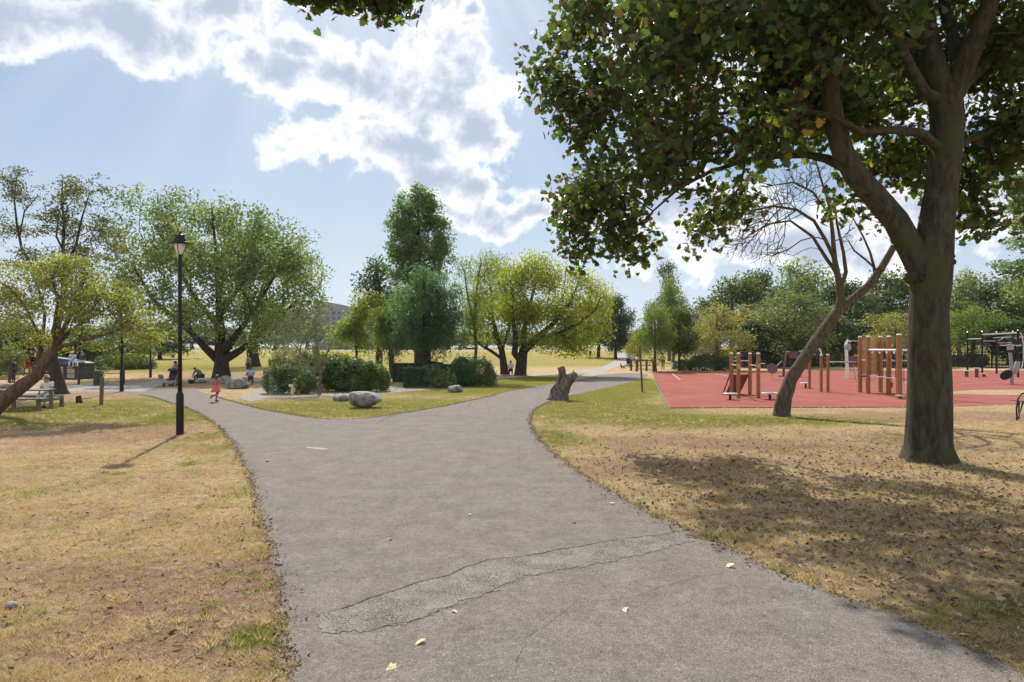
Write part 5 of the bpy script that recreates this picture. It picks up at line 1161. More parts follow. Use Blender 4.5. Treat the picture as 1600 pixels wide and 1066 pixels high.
# single post with bar, curved-top post
b = G(1265, 608); s = b.y/FPX; r = thing('wooden_bar_post', 'single orange post with a short steel handle right of the leaning trunk', 'exercise post', b)
add_post(r, 0, 0, 2.0-.06); MB().tube([(-.2, 0, 1.95), (.32, 0, 1.95)], .03, 8).build('handle', 'steel', r)
b = G(1288, 613); r = thing('parallel_bar_posts', 'pair of orange posts with hooked white handle and steel bar left of the climbing frame', 'exercise station', b); s = b.y/FPX
add_post(r, -.16, 0, 1.93); add_post(r, .16, -.08, 1.95)
MB().tube([(-.16, 0, 1.9), (-.16, 0, 2.1), (-.24, 0, 2.25), (-.36, 0, 2.34)], .04, 10).build('hooked_handle', 'white_cap', r)
MB().tube([(.16, -.08, 1.6), (1.7, .05, 1.6)], .038, 8).build('bar', 'steel', r)
# climbing frame
b0 = G(1375, 618); r = thing('climbing_frame', 'tall orange-posted climbing frame with rope net, steel bars and plywood panel beside the maple trunk', 'climbing frame', b0)
cf = {}
for k_, px, py, top, w in (('a', 1344, 613.5, 527.5, .17), ('b', 1356.5, 615.5, 527, .17), ('c', 1376, 613.5, 527.5, .17), ('d', 1389, 616, 527, .19), ('e', 1405, 623, 524, .21), ('f', 1440, 616, 527, .19), ('g', 1452, 623, 524, .2)):
    x, y = LX(px, py); cf[k_] = (x, y); h = EYE-(top-HZ)/FPX*(b0.y+y); add_post(r, x, y, h, w)
def zz_(py, y=0): return EYE-(py-HZ)/FPX*(b0.y+y)
bar(cf['b'], cf['e'], zz_(547), None, .05, r, 'bar', 'white_cap'); bar(cf['e'], cf['g'], zz_(547), None, .05, r, 'bar', 'white_cap')
for i in range(8):
    t = (i+.6)/8; x = cf['b'][0]+(cf['g'][0]-cf['b'][0])*t; y = cf['b'][1]+(cf['g'][1]-cf['b'][1])*t
    MB().blob((x, y, zz_(551.5)), (.05, .05, .07), 2, 0).build('grip', 'white_cap', r, True)
bar(cf['a'], cf['b'], zz_(564), None, .035, r); bar(cf['c'], cf['f'], zz_(565), None, .05, r); bar(cf['a'], cf['c'], zz_(546), None, .03, r)
MB().box(((cf['a'][0]+cf['c'][0])/2, cf['a'][1]+.16, (zz_(531)+zz_(588))/2), (cf['c'][0]-cf['a'][0]-.05, .05, zz_(531)-zz_(588))).build('panel', 'board_wood', r)
MB().box(((cf['a'][0]+cf['b'][0])/2, (cf['a'][1]+cf['b'][1])/2, zz_(590)), (.5, .35, .09)).build('step', 'brown_wood', r)
net = MB()
for i in range(5):
    t = (i+.5)/5; x = cf['b'][0]+(cf['e'][0]-cf['b'][0])*t; y = cf['b'][1]+(cf['e'][1]-cf['b'][1])*t
    net.tube([(x, y, zz_(552)), (x+.05*math.sin(i), y, zz_(570)), (x, y, zz_(590))], .014, 5)
for zz2 in (560, 569, 580):
    net.tube([(cf['b'][0]+(cf['e'][0]-cf['b'][0])*t/8, cf['b'][1]+(cf['e'][1]-cf['b'][1])*t/8, zz_(zz2)-.07*math.sin(t*PI/2)**2) for t in range(9)], .014, 5)
net.build('rope_net', 'black_rubber', r)
net = MB()
for i in range(3):
    t = (i+.8)/4; x = cf['e'][0]+(cf['g'][0]-cf['e'][0])*t; net.tube([(x, cf['e'][1]+.1, zz_(552)), (x, cf['e'][1]+.1, zz_(595))], .014, 5)
for zz2 in (567, 590): net.tube([(cf['e'][0], cf['e'][1]+.1, zz_(zz2)), (cf['g'][0], cf['e'][1]+.1, zz_(zz2))], .014, 5)
net.build('rope_net', 'black_rubber', r)
MB().tube([(cf['b'][0]+(cf['e'][0]-cf['b'][0])*t/10, cf['b'][1]+(cf['e'][1]-cf['b'][1])*t/10, zz_(588)-.05*abs(math.sin(t*1.2))) for t in range(11)], .03, 6).build('rope_bridge', 'bike_grey', r)
MB().box(((cf['d'][0]+cf['g'][0])/2, (cf['d'][1]+cf['e'][1])/2, zz_(598)), (cf['g'][0]-cf['d'][0]+.1, .5, .08)).build('deck', 'grey_plate', r)
MB().box(((cf['e'][0]+cf['g'][0])/2-.15, cf['e'][1]-.35, zz_(613)), (cf['g'][0]-cf['e'][0]+.3, .3, .06)).build('step', 'grey_plate', r)
MB().box((cf['d'][0]+.1, cf['d'][1], zz_(603)), (.08, .3, .25)).build('bracket', 'orange_wood', r)
# white outdoor leg press behind the frame
b = G(1324, 592); r = thing('exercise_machine', 'pale grey upright exercise machine behind the long steel bar', 'exercise machine', b)
MB().tube([(0, 0, 0), (0, 0, 1.0), (-.1, 0, 2.6), (.05, 0, 2.9), (.25, 0, 2.75)], [.12, .12, .11, .08, .06], 10).build('upright', 'white_cap', r); MB().blob((0.05, 0, 2.35), (.25, .2, .3), 2, .1).build('housing', 'bike_grey', r, True); MB().tube([(.1, 0, 2.85), (1.1, 0, 2.8)], .035, 8).build('handlebar', 'steel', r); MB().box((.5, 0, 1.35), (.9, .3, .7), bev=.05).build('seat_back', 'mauve_metal', r); MB().tube([(.6, 0, 0), (.55, 0, .9)], .08, 8).build('leg', 'steel', r)
# black pull-up rig
b0 = G(1560, 589); r = thing('pull_up_frame', 'black pull-up frame with steel cross bars of several heights at the right edge', 'pull-up frame', b0)
def bp(px, base, top):
    x, y = LX(px, base); h = EYE-(top-HZ)/FPX*(b0.y+y); p_ = MB().box((x, y, h/2-.02), (.13, .13, h+.04), bev=.02).build('post', 'black_paint', r); MB().lathe([(.05, h+.001), (.07, h+.05), (.03, h+.09)], (x, y, 0), 10).build('cap', 'steel', p_); return (x, y)
p1, p2, p3, p4, p5 = bp(1512, 582, 520), bp(1535, 584, 519), bp(1557.5, 584, 520), bp(1583, 585, 519), bp(1591, 590, 517)
zb = lambda py, p_: EYE-(py-HZ)/FPX*(b0.y+p_[1])
bar(p1, p2, zb(530, p1), None, .05, r); bar(p2, p5, zb(523, p2), None, .06, r); bar(p2, p3, zb(533, p2), None, .04, r); bar(p3, p4, zb(536, p3), None, .04, r)
MB().tube([(p3[0]-.5, p3[1]-.3, zb(528.5, p3)), (p3[0], p3[1]-.3, zb(527.5, p3)), (p3[0]+1.0, p3[1]-.3, zb(527, p3)), (p3[0]+1.6, p3[1]-.3, zb(529, p3))], .04, 8).build('handle', 'steel', r)
MB().tube([(p3[0], p3[1], zb(533, p3)), (p3[0]+.4, p3[1], zb(531, p3)), (p3[0]+.6, p3[1], zb(527, p3))], .04, 8).build('bracket', 'steel', r)
MB().tube([p5+(zb(527, p5),), (p5[0]+.9, p5[1], zb(527, p5))], .05, 8).build('bar', 'steel', r)
b1_ = G(1597, 583); rl = thing('wall_ladder', 'curved steel climbing ladder cut by the right edge of the picture', 'climbing ladder', b1_)
MB().tube([(-.12, 0, 0), (.12, 0, 1.2), (.15, 0, 2.4), (0, 0, 3.4), (-.15, 0, 3.65)], .05, 8).build('side_rail', 'steel', rl); MB().tube([(1.2, 0, 0), (1.35, 0, 1.2), (1.35, 0, 3.65)], .05, 8).build('side_rail', 'steel', rl)
for i in range(7): MB().tube([(.1, 0, .7+i*.42), (1.3, 0, .7+i*.42)], .03, 6).build('rung', 'steel', rl)
for px, py, tp, lab in ((1510.5, 589, 579.5, 'left stepping post with a flat round top'), (1526.5, 590, 575.5, 'tallest stepping post with a flat round top'), (1537.5, 589, 584, 'shortest stepping post with a flat round top')):
    b = G(px, py); h = (py-tp)/FPX*b.y; r = thing('stepping_post', lab + ' in front of the black pull-up frame', 'stepping post', b, group='stepping posts'); MB().tube([(0, 0, -.02), (0, 0, h-.05)], .13, 12).build('post', 'mauve_metal', r); MB().lathe([(.22, h-.05), (.24, h-.03), (.24, h), (.2, h+.02)], n=16).build('top_plate', 'grey_plate', r)
b = G(1581, 601); r = thing('exercise_bike', 'grey outdoor exercise bicycle with black saddle at the right edge', 'exercise bicycle', b); s = b.y/FPX
MB().tube([(.02, 0, 0), (-.02, 0, 1.2), (-.10, 0, 2.05)], [.11, .10, .09], 12).build('upright', 'bike_grey', r); MB().tube([(-.75, 0, 2.5), (-.45, 0, 2.48), (-.1, .0, 2.55), (.25, 0, 2.48), (.62, 0, 2.5)], .04, 8).build('handlebar', 'steel', r)
MB().box((-.08, 0, 2.35), (.34, .25, .32), bev=.05).build('console', 'bike_grey', r); MB().blob((0, 0, 2.12), (.2, .16, .16), 2, 0).build('hub', 'black_rubber', r, True)
MB().lathe([(.34, -.05), (.37, -.03), (.37, .03), (.34, .05)], (-.42, -.1, .62), 24, Matrix.Rotation(R(90), 3, 'X') @ Matrix.Rotation(R(30), 3, 'X')).build('flywheel', 'black_rubber', r)
MB().tube([(-.4, 0, .62), (0, 0, .7), (.3, 0, .75), (.45, 0, 1.5)], .06, 8).build('crank_arm', 'bike_grey', r); MB().box((.48, 0, 1.55), (.4, .25, .10), bev=.04).build('saddle', 'black_rubber', r); MB().box((.3, 0, 1.1), (.3, .2, .7), mtx=Matrix.Rotation(R(15), 3, 'Y'), bev=.04).build('housing', 'bike_grey', r)
# park bench at the right edge
b = G(1590, 657); s = b.y/FPX; r = thing('park_bench', 'park bench with black metal frame cut by the right edge of the picture', 'bench', b)
for dx in (0, 1.7):
    mb = MB()
    mb.tube([(dx-.02, -.0, 0), (dx-.03, 0, .40), (dx+.03, .0, .72), (dx+.14, .02, .86), (dx+.36, .10, .89), (dx+.6, .2, .80)] if dx == 0 else [(dx, 0, 0), (dx, 0, .45), (dx+.1, .5, .47)], .026, 8)
    mb.tube([(dx-.0, .0, 0.02), (dx+.24, .15, .40), (dx+.42, .3, .62)], .022, 8); mb.tube([(dx+.42, .5, 0), (dx+.42, .5, .62)], .024, 8); mb.build('frame', 'black_paint', r)
for j in range(4): MB().box((.95, .12+j*.12, .62), (1.6, .10, .035)).build('slat', 'weathered_wood', r)
# palisade fence
b0 = G(1120, 579); b0.y += 8; L = 52.0; r = thing('palisade_fence', 'black palisade fence running behind the playground', 'fence', (b0.x, b0.y, 0)); zf = Z(b0.y)
mb = MB()
for i in range(int(L/.16)): mb.box((i*.16, 0, zf+1.05), (.06, .025, 2.1))
mb.build('pickets', 'black_paint', r)
for z_ in (.35, 1.75): MB().box((L/2, .035, zf+z_), (L, .04, .06)).build('rail', 'black_paint', r)
for i in range(0, 19): MB().box((i*2.8, .09, zf+1.1), (.08, .07, 2.2)).build('post', 'black_paint', r)
# pale building behind the fence
b0 = G(1340, 579); b0.y += 18; r = thing('pavilion', 'low pale building with a flat roof edge behind the fence and climbing frame', 'building', b0)
MB().box((.2, 0, 2.1), (6.5, 5, 4.2)).build('wall', 'concrete_grey', r); mb = MB().box((.2, 0, 4.32), (7.2, 5.6, .22)); mb.build('roof', 'slate', r)
mb = MB()
for i in range(18): mb.box((-3.3+i*.41, -2.83, 4.5), (.2, .06, .12))
mb.build('roof_trim', 'white_cap', r); MB().box((-1.8, -2.54, 2.2), (1.4, .1, 1.4)).build('window', 'window_glass', r); MB().box((1.2, -2.54, 1.6), (1.1, .1, 2.6)).build('door', 'slate', r)
b0 = G(1160, 579); b0.y += 14; r = thing('white_shed', 'small white gabled shed glimpsed between the golden tree and the fence', 'shed', b0)
MB().box((0, 0, 1.3), (2.6, 2.4, 2.6)).build('wall', 'white_wall', r); MB().add([(-1.5, -1.4, 2.6), (1.5, -1.4, 2.6), (0, -1.4, 3.6), (-1.5, 1.4, 2.6), (1.5, 1.4, 2.6), (0, 1.4, 3.6)], [(0, 1, 2), (5, 4, 3), (0, 2, 5, 3), (1, 4, 5, 2), (0, 3, 4, 1)]).build('roof', 'concrete_grey', r)
# distant building
D = 300.0; zf = Z(D); r = thing('apartment_building', 'distant grey-brown flats with stepped roofline seen between the trees', 'building', P(552, 542, D)*1.0); r.location.z = zf; base = Vector(r.location)
def bx_(x0, x1, ytop, dy, m, nm, ybot=552):
    A_ = P(x0, ytop, D)-base; B_ = P(x1, ytop, D)-base; h = A_.z
    MB().box(((A_.x+B_.x)/2, dy+6, h/2), (B_.x-A_.x, 12, h)).build(nm, m, r); return h
h1 = bx_(538, 600, 480, 0, 'building_brick', 'wall'); h2 = bx_(557, 600, 466, 2, 'building_dark', 'tower_wall')
A_ = P(490, 468, D)-base; B_ = P(538, 477, D)-base
MB().add([(A_.x, 0, 0), (B_.x, 0, 0), (B_.x, 0, B_.z), (A_.x, 0, A_.z), (A_.x, 12, 0), (B_.x, 12, 0), (B_.x, 12, B_.z), (A_.x, 12, A_.z)], [(0, 1, 2, 3), (7, 6, 5, 4), (0, 4, 5, 1), (1, 5, 6, 2), (2, 6, 7, 3), (3, 7, 4, 0)]).build('wing_wall', 'building_brick', r)
for row in range(6):
    for cx_ in (545, 553, 562, 571, 580, 590, 530, 521, 512):
        q = P(cx_, 489+row*8, D)-base; MB().box((q.x, -.06, q.z), (1.5, .1, 1.2)).build('window', 'window_glass', r)
for i in range(2): q = P(575+i*12, 464, D)-base; MB().box((q.x, 8, q.z), (1.2, 2, 1.4)).build('chimney', 'building_dark', r)
b = G(510, 549.5); r = thing('low_building', 'long low grey building glimpsed at the far edge of the meadow behind the slim tree', 'building', (P(600, 542, 290).x, 290, Z(290)))
MB().box((0, 0, 2.2), (44, 8, 4.4)).build('wall', 'building_dark', r); MB().box((0, 0, 4.6), (45, 9, .4)).build('roof', 'concrete_grey', r)
for i in range(12): MB().box((-20+i*3.6, -4.05, 2.2), (1.6, .12, 1.4)).build('window', 'window_glass', r)
# parked vehicles far away
def car(px, label, m, L=4.3, h=1.5, first={}):
    r = thing('parked_car', label, 'car', (P(px, 542, 262).x, 262, Z(262)+.04), group='vehicles on the distant road')
    prof = [(-L/2, .3), (L/2, .3), (L/2, .75), (L*.36, .85), (L*.2, h), (-L*.28, h), (-L*.42, .9), (-L/2, .8)] if h < 1.9 else [(-L/2, .3), (L/2, .3), (L/2, 1.0), (L*.42, 1.2), (L*.34, h), (-L/2, h)]
    mb = MB(); k_ = len(prof); mb.add([(x, -.85, z_) for x, z_ in prof]+[(x, .85, z_) for x, z_ in prof], [tuple(range(k_)), tuple(range(k_, 2*k_))[::-1]]+[(i, k_+i, k_+(i+1) % k_, (i+1) % k_) for i in range(k_)]); mb.build('body', m, r)
    for x in (-L*.3, L*.3):
        for y in (-.8, .8): MB().lathe([(.3, -.09), (.32, 0), (.3, .09)], (x, y, .32), 12, Matrix.Rotation(R(90), 3, 'X')).build('wheel', 'tyre', r)
    MB().box((-.1, -.86, h*.78), (L*.4, .02, h*.2)).build('window', 'window_glass', r)
car(900, 'dark grey car on the distant road left of the stout lone trunk', 'car_grey'); car(958, 'white van on the distant road at the path end', 'van_white', 5, 2.1); car(975, 'small red car on the distant road at the path end', 'car_red', 4); car(860, 'pale car on the distant road behind the yellow-green tree', 'van_white'); car(885, 'black car on the distant road under the yellow-green tree', 'slate')

# ---- left play area
b0 = G(30, 584); r = thing('play_unit', 'red climbing unit with tan roof in the left play area', 'play unit', b0)
for x, y in ((-.9, 0), (.9, 0), (-.9, 1.6), (.9, 1.6)): MB().box((x, y, 1.0), (.12, .12, 2.0)).build('post', 'red_plastic', r)
MB().box((0, .8, .8), (2.0, 1.8, .12)).build('deck', 'red_plastic', r); MB().lathe([(1.5, 1.5), (1.2, 1.8), (.3, 2.3)], (0, .8, 0), 8).build('roof', 'tan_roof', r); MB().box((.2, -.1, 1.15), (1.2, .06, .5)).build('side_panel', 'red_plastic', r)
MB().add([(1.0, .4, .85), (1.0, 1.2, .85), (2.4, 1.2, .1), (2.4, .4, .1), (1.0, .4, .78), (1.0, 1.2, .78), (2.4, 1.2, .03), (2.4, .4, .03)], [(0, 1, 2, 3), (7, 6, 5, 4), (0, 4, 5, 1), (1, 5, 6, 2), (2, 6, 7, 3), (3, 7, 4, 0)]).build('slide', 'lime_plastic', r)
b0 = G(75, 591); r = thing('swing_panel', 'small red spring rider glimpsed behind the leaning trunks', 'spring rider', b0)
for x in (-.55, .35): MB().box((x, 0, .5), (.28, .2, .9), bev=.05).build('side_panel', 'red_plastic', r)
MB().box((-.1, 0, .45), (.7, .3, .08)).build('seat', 'red_plastic', r); MB().tube([(-.1, 0, 0), (-.1, 0, .42)], .1, 8).build('spring', 'black_paint', r)
b0 = G(-60, 603); r = thing('play_area_railing', 'low dark post and rail fence in front of the left play area', 'railing', b0)
for i in range(8): MB().box((i*1.28, i*.25, .6), (.11, .11, 1.2)).build('post', 'brown_wood', r)
for z_ in (.35, .7, 1.05): MB().tube([(0, 0, z_), (9.0, 1.75, z_)], .018, 5).build('rail', 'black_paint', r)
# black platform
b0 = G(106, 593); s = b0.y/FPX; r = thing('raised_platform', 'black raised platform with pale lower panels and two people sitting on it', 'platform', (b0.x, b0.y+1, 0))
MB().box((-.35, 0, .55), (2.4, 1.6, 1.1)).build('body', 'slate', r); MB().box((-.35, -.05, 1.14), (2.7, 1.9, .09)).build('top', 'slate', r)
MB().add([(-1.9, -.7, 1.19), (.9, -.7, 1.19), (.9, .8, 1.19), (-1.9, .8, 1.19), (-1.6, -.5, 1.62), (-.3, -.4, 1.45), (-.3, .6, 1.45), (-1.6, .6, 1.62)], [(0, 1, 5, 4), (1, 2, 6, 5), (2, 3, 7, 6), (3, 0, 4, 7), (4, 5, 6, 7), (3, 2, 1, 0)]).build('raised_top', 'navy_cloth', r)
for x in (-.75, .1): MB().box((x, -.815, .52), (.55, .03, .85)).build('panel', 'pale_panel', r)
# picnic table
b0 = G(38, 643); r = thing('picnic_table', 'weathered wooden picnic table with attached benches under the leaning tree', 'picnic table', b0, rz=R(8))
MB().box((-.55, .95, .74), (2.0, .75, .05)).build('tabletop', 'weathered_wood', r); MB().box((-.35, .05, .45), (2.2, .28, .06)).build('bench_seat', 'weathered_wood', r); MB().box((-.55, 1.75, .45), (2.0, .28, .06)).build('bench_seat', 'weathered_wood', r)
for x in (-1.3, .45):
    MB().box((x, .95, .37), (.09, .12, .74), mtx=None).build('leg', 'weathered_wood', r); MB().box((x, .06, .21), (.12, .10, .43)).build('leg', 'weathered_wood', r); MB().box((x, 1.74, .21), (.12, .10, .43)).build('leg', 'weathered_wood', r); MB().box((x, .9, .36), (.06, 1.8, .09)).build('cross_beam', 'weathered_wood', r)
# ------------------------------------------------------------ people: one skinned body each, clothes as children
STAND = dict(pelvis=(0, 0, .93), waist=(0, 0, 1.08), chest=(0, 0, 1.30), neck=(0, .0, 1.46), head=(0, .02, 1.56), crown=(0, .015, 1.66),
             shL=(-.18, 0, 1.40), elL=(-.23, -.03, 1.12), wrL=(-.24, .06, .88), shR=(.18, 0, 1.40), elR=(.23, -.03, 1.12), wrR=(.24, .06, .88),
             hipL=(-.09, 0, .90), knL=(-.10, .03, .49), anL=(-.10, 0, .08), toL=(-.11, .15, .035), hipR=(.09, 0, .90), knR=(.10, .03, .49), anR=(.10, 0, .08), toR=(.11, .15, .035))
RAD = dict(pelvis=.125, waist=.11, chest=.13, neck=.05, head=.078, crown=.07, shL=.058, elL=.042, wrL=.026, shR=.058, elR=.042, wrR=.026,
           hipL=.088, knL=.056, anL=.038, toL=.03, hipR=.088, knR=.056, anR=.038, toR=.03)
EDG = [('pelvis', 'waist'), ('waist', 'chest'), ('chest', 'neck'), ('neck', 'head'), ('head', 'crown'), ('chest', 'shL'), ('shL', 'elL'), ('elL', 'wrL'), ('chest', 'shR'), ('shR', 'elR'), ('elR', 'wrR'),
       ('pelvis', 'hipL'), ('hipL', 'knL'), ('knL', 'anL'), ('anL', 'toL'), ('pelvis', 'hipR'), ('hipR', 'knR'), ('knR', 'anR'), ('anR', 'toR')]
def skin(name, pts, rads, edges, m, parent, root=0, sub=1):
    bm = bmesh.new(); ly = bm.verts.layers.skin.verify(); vs = [bm.verts.new(p) for p in pts]
    for a, b in edges: bm.edges.new((vs[a], vs[b]))
    for v, r_ in zip(vs, rads): v[ly].radius = (r_, r_)
    bm.verts.ensure_lookup_table(); vs[root][ly].use_root = True
    me = bpy.data.meshes.new(name); bm.to_mesh(me); bm.free(); me.materials.append(M[m])
    o = bpy.data.objects.new(name, me); link(o); o.parent = parent
    s = o.modifiers.new('skin', 'SKIN'); s.use_smooth_shade = True
    if sub: o.modifiers.new('sub', 'SUBSURF').levels = sub; o.modifiers['sub'].render_levels = sub
    return o
def person(label, loc, rz, scale, pose={}, skin_m='skin', top='white_cloth', bottom='navy_cloth', hair='dark_hair', sleeves='short', legs='long', dress=False, long_hair=False, shoes='black_rubber', head_k=1.0, cat='person', group=None, hat=None, hold=None):
    r = thing('person', label, cat, loc, rz, group, scale)
    J = dict(STAND); J.update(pose); J = {k_: Vector(v) for k_, v in J.items()}
    keys = list(RAD); idx = {k_: i for i, k_ in enumerate(keys)}
    pts = [J[k_] for k_ in keys]; rads = [RAD[k_]*(head_k if k_ in ('head', 'crown') else 1) for k_ in keys]; edges = [(idx[a], idx[b]) for a, b in EDG]
    # nose, so the head has a facing side
    hd = J['head']; fw = Vector((0, 1, 0)); fw = (fw-(J['crown']-hd).normalized()*fw.dot((J['crown']-hd).normalized())).normalized()
    for S in 'LR':       # hands: palm, four fingers of unequal length and a thumb
        w = J['wr'+S]; e = J['el'+S]; dr = (w-e).normalized(); side = Vector((0, 1, 0)); side = (side-dr*side.dot(dr)).normalized(); nn = dr.cross(side)
        palm = w+dr*.07; pi = len(pts); pts.append(palm); rads.append(.027); edges.append((idx['wr'+S], pi))
        for j, ln in enumerate((.062, .075, .070, .055)):
            a = palm+side*(.030-.020*j)+dr*.02; b_ = a+dr*ln*.6+nn*.008; c = b_+dr*ln*.35+nn*.02
            k_ = len(pts); pts += [a, b_, c]; rads += [.009, .008, .007]; edges += [(pi, k_), (k_, k_+1), (k_+1, k_+2)]
        k_ = len(pts); pts += [w+dr*.03+side*.035, w+dr*.065+side*.055]; rads += [.010, .008]; edges += [(pi, k_), (k_, k_+1)]
    skin('body', pts, rads, edges, skin_m, r, idx['pelvis'])
    # face
    f = MB(); f.blob(hd+fw*.085*head_k+Vector((0, 0, .01)), (.013, .018, .022), 1, 0)
    for sx in (-1, 1): f.blob(hd+Vector((sx*.085*head_k, 0, .01)), (.012, .02, .03), 1, 0)
    f.build('nose_and_ears', skin_m, r, True)
    ey = MB()
    for sx in (-1, 1): ey.blob(hd+fw*.076*head_k+Vector((sx*.03, 0, .035)), (.012, .008, .008), 1, 0)
    ey.build('eyes', 'dark_hair', r, True)
    h = MB(); up = (J['crown']-hd).normalized(); hc = hd+up*.055-fw*.015; h.blob(hc, (.098*head_k, .105*head_k, .10*head_k), 3, .06, 3, 1.0, flat=-.035)
    if long_hair: h.blob(hd-fw*.07+Vector((0, 0, -.07)), (.07, .05, .14), 2, .1)
    h.build('hair', hair, r, True)
    if hat: MB().lathe([(.15, .0), (.15, .012), (.105, .02), (.10, .09), (.05, .12)], hd+Vector((0, .02, .06)), 16).build('cap', hat, r, True)
    # top
    ks = ['pelvis', 'waist', 'chest', 'shL', 'elL', 'shR', 'elR']; P_ = [J[k_].copy() for k_ in ks]; Rr = [.145, .135, .15, .082, .062, .082, .062]; E_ = [(0, 1), (1, 2), (2, 3), (3, 4), (2, 5), (5, 6)]
    P_[0] = J['pelvis']+(J['waist']-J['pelvis'])*.15
    P_.append(J['chest']+(J['neck']-J['chest'])*.55); Rr.append(.085); E_.append((2, 7))
    if sleeves == 'none': P_[4] = J['shL'].lerp(J['elL'], .12); P_[6] = J['shR'].lerp(J['elR'], .12); Rr[3] = Rr[5] = .07
    elif sleeves == 'short': P_[4] = J['shL'].lerp(J['elL'], .75); P_[6] = J['shR'].lerp(J['elR'], .75)
    else:
        for S, i in (('L', 4), ('R', 6)): P_.append(J['wr'+S].lerp(J['el'+S], .1)); Rr.append(.042); E_.append((i, len(P_)-1))
    skin('dress' if dress else 'top', P_, Rr, E_, top, r)
    if dress:
        n_ = 20; pr = [(.13, J['waist'].z+.02), (.17, J['pelvis'].z+.02), (.235, J['pelvis'].z-.13), (.285, J['pelvis'].z-.27), (.28, J['pelvis'].z-.275)]
        mb = MB(); mb.lathe(pr, (J['pelvis'].x, J['pelvis'].y, 0), n_); mb.v = [v+Vector((0.02*math.sin(v.z*9+v.x*20), .02*math.cos(v.x*30), 0)) for v in mb.v]; mb.build('skirt', top, r, True)
    else:
        t = 1.0 if legs == 'long' else .0
        P_ = [J['pelvis']]; Rr = [.14]; E_ = []
        for S in 'LR':
            k_ = len(P_); P_ += [J['hip'+S], J['kn'+S].lerp(J['hip'+S], 0.0 if legs == 'long' else .25)]; Rr += [.105, .075]; E_ += [(0, k_), (k_, k_+1)]
            if legs == 'long': P_.append(J['an'+S].lerp(J['kn'+S], .12)); Rr.append(.056); E_.append((k_+1, k_+2))
        skin('trousers' if legs == 'long' else 'shorts', P_, Rr, E_, bottom, r)
    sh_ = MB()
    for S in 'LR':
        a = J['an'+S]; b_ = J['to'+S]; sh_.tube([a+(a-b_).normalized()*.05+Vector((0, 0, -.03)), a+Vector((0, 0, -.025)), a.lerp(b_, .6), b_, b_+(b_-a).normalized()*.04], [.035, .05, .048, .04, .015], 8)
    sh_.build('shoes', shoes, r, True)
    return r
SIT = dict(pelvis=(0, 0, .50), waist=(0, .0, .66), chest=(0, .03, .88), neck=(0, .05, 1.04), head=(0, .08, 1.14), crown=(0, .08, 1.24), shL=(-.18, .03, .98), shR=(.18, .03, .98), elL=(-.22, .12, .74), elR=(.22, .12, .74), wrL=(-.13, .34, .62), wrR=(.13, .34, .62),
           hipL=(-.09, .03, .50), knL=(-.12, .44, .52), anL=(-.12, .44, .09), toL=(-.12, .58, .04), hipR=(.09, .03, .50), knR=(.12, .44, .52), anR=(.12, .44, .09), toR=(.12, .58, .04))
def shift(p, dz): return {k_: (v[0], v[1], v[2]+dz) for k_, v in p.items()}
SITG = dict(SIT); SITG = shift(SITG, -.36); SITG.update(knL=(-.2, .38, .42), knR=(.2, .38, .42), anL=(-.14, .62, .08), anR=(.14, .62, .08), toL=(-.14, .76, .05), toR=(.14, .76, .05))
# running child on the path
p = G(337, 628)
RUN = dict(pelvis=(0, 0, .90), waist=(0, .02, 1.04), chest=(0, .05, 1.24), neck=(0, .06, 1.40), head=(0, .08, 1.53), crown=(0, .075, 1.66), shL=(-.17, .05, 1.34), elL=(-.24, -.14, 1.14), wrL=(-.2, .04, .98), shR=(.17, .05, 1.34), elR=(.25, .16, 1.12), wrR=(.17, .36, 1.20),
           hipL=(-.08, 0, .88), knL=(-.09, .10, .48), anL=(-.09, .02, .09), toL=(-.09, .16, .04), hipR=(.08, 0, .88), knR=(.09, .16, .52), anR=(.09, -.22, .38), toR=(.09, -.30, .27))
person('small child in a pink dress running along the left-hand path', p, R(-62), .69, RUN, 'brown_skin', 'pink_cloth', 'pink_cloth', 'brown_hair', 'none', 'short', True, True, head_k=1.28, cat='person')
# woman bent over a pushchair
p = G(267, 604)
BEND = dict(pelvis=(0, 0, .92), waist=(0, .10, 1.04), chest=(0, .27, 1.20), neck=(0, .38, 1.32), head=(0, .46, 1.38), crown=(0, .50, 1.47), shL=(-.18, .30, 1.28), shR=(.18, .30, 1.28), elL=(-.24, .40, 1.04), elR=(.24, .40, 1.04), wrL=(-.18, .62, .98), wrR=(.18, .62, .98))
person('woman in a pale pink top bending over a pushchair on the shaded path', p+Vector((0, 1.0, 0)), R(180), 1.0, BEND, 'skin', 'blush_cloth', 'navy_cloth', 'dark_hair', 'short')
b = p; r = thing('pushchair', 'black pushchair facing forward on the shaded path in front of the woman', 'pushchair', b)
MB().add([(-.24, -.1, .42), (.24, -.1, .42), (.24, .28, .46), (-.24, .28, .46), (-.24, -.1, .36), (.24, -.1, .36), (.24, .28, .38), (-.24, .28, .38)], [(0, 1, 2, 3), (7, 6, 5, 4), (0, 4, 5, 1), (1, 5, 6, 2), (2, 6, 7, 3), (3, 7, 4, 0)]).build('seat', 'black_cloth', r)
MB().box((0, .30, .70), (.46, .06, .55), mtx=Matrix.Rotation(R(-15), 3, 'X')).build('backrest', 'black_cloth', r); MB().blob((0, .18, .95), (.27, .26, .18), 3, .02, flat=-.02).build('hood', 'black_cloth', r, True); MB().box((0, .1, .22), (.40, .36, .14), bev=.03).build('basket', 'grey_cloth', r)
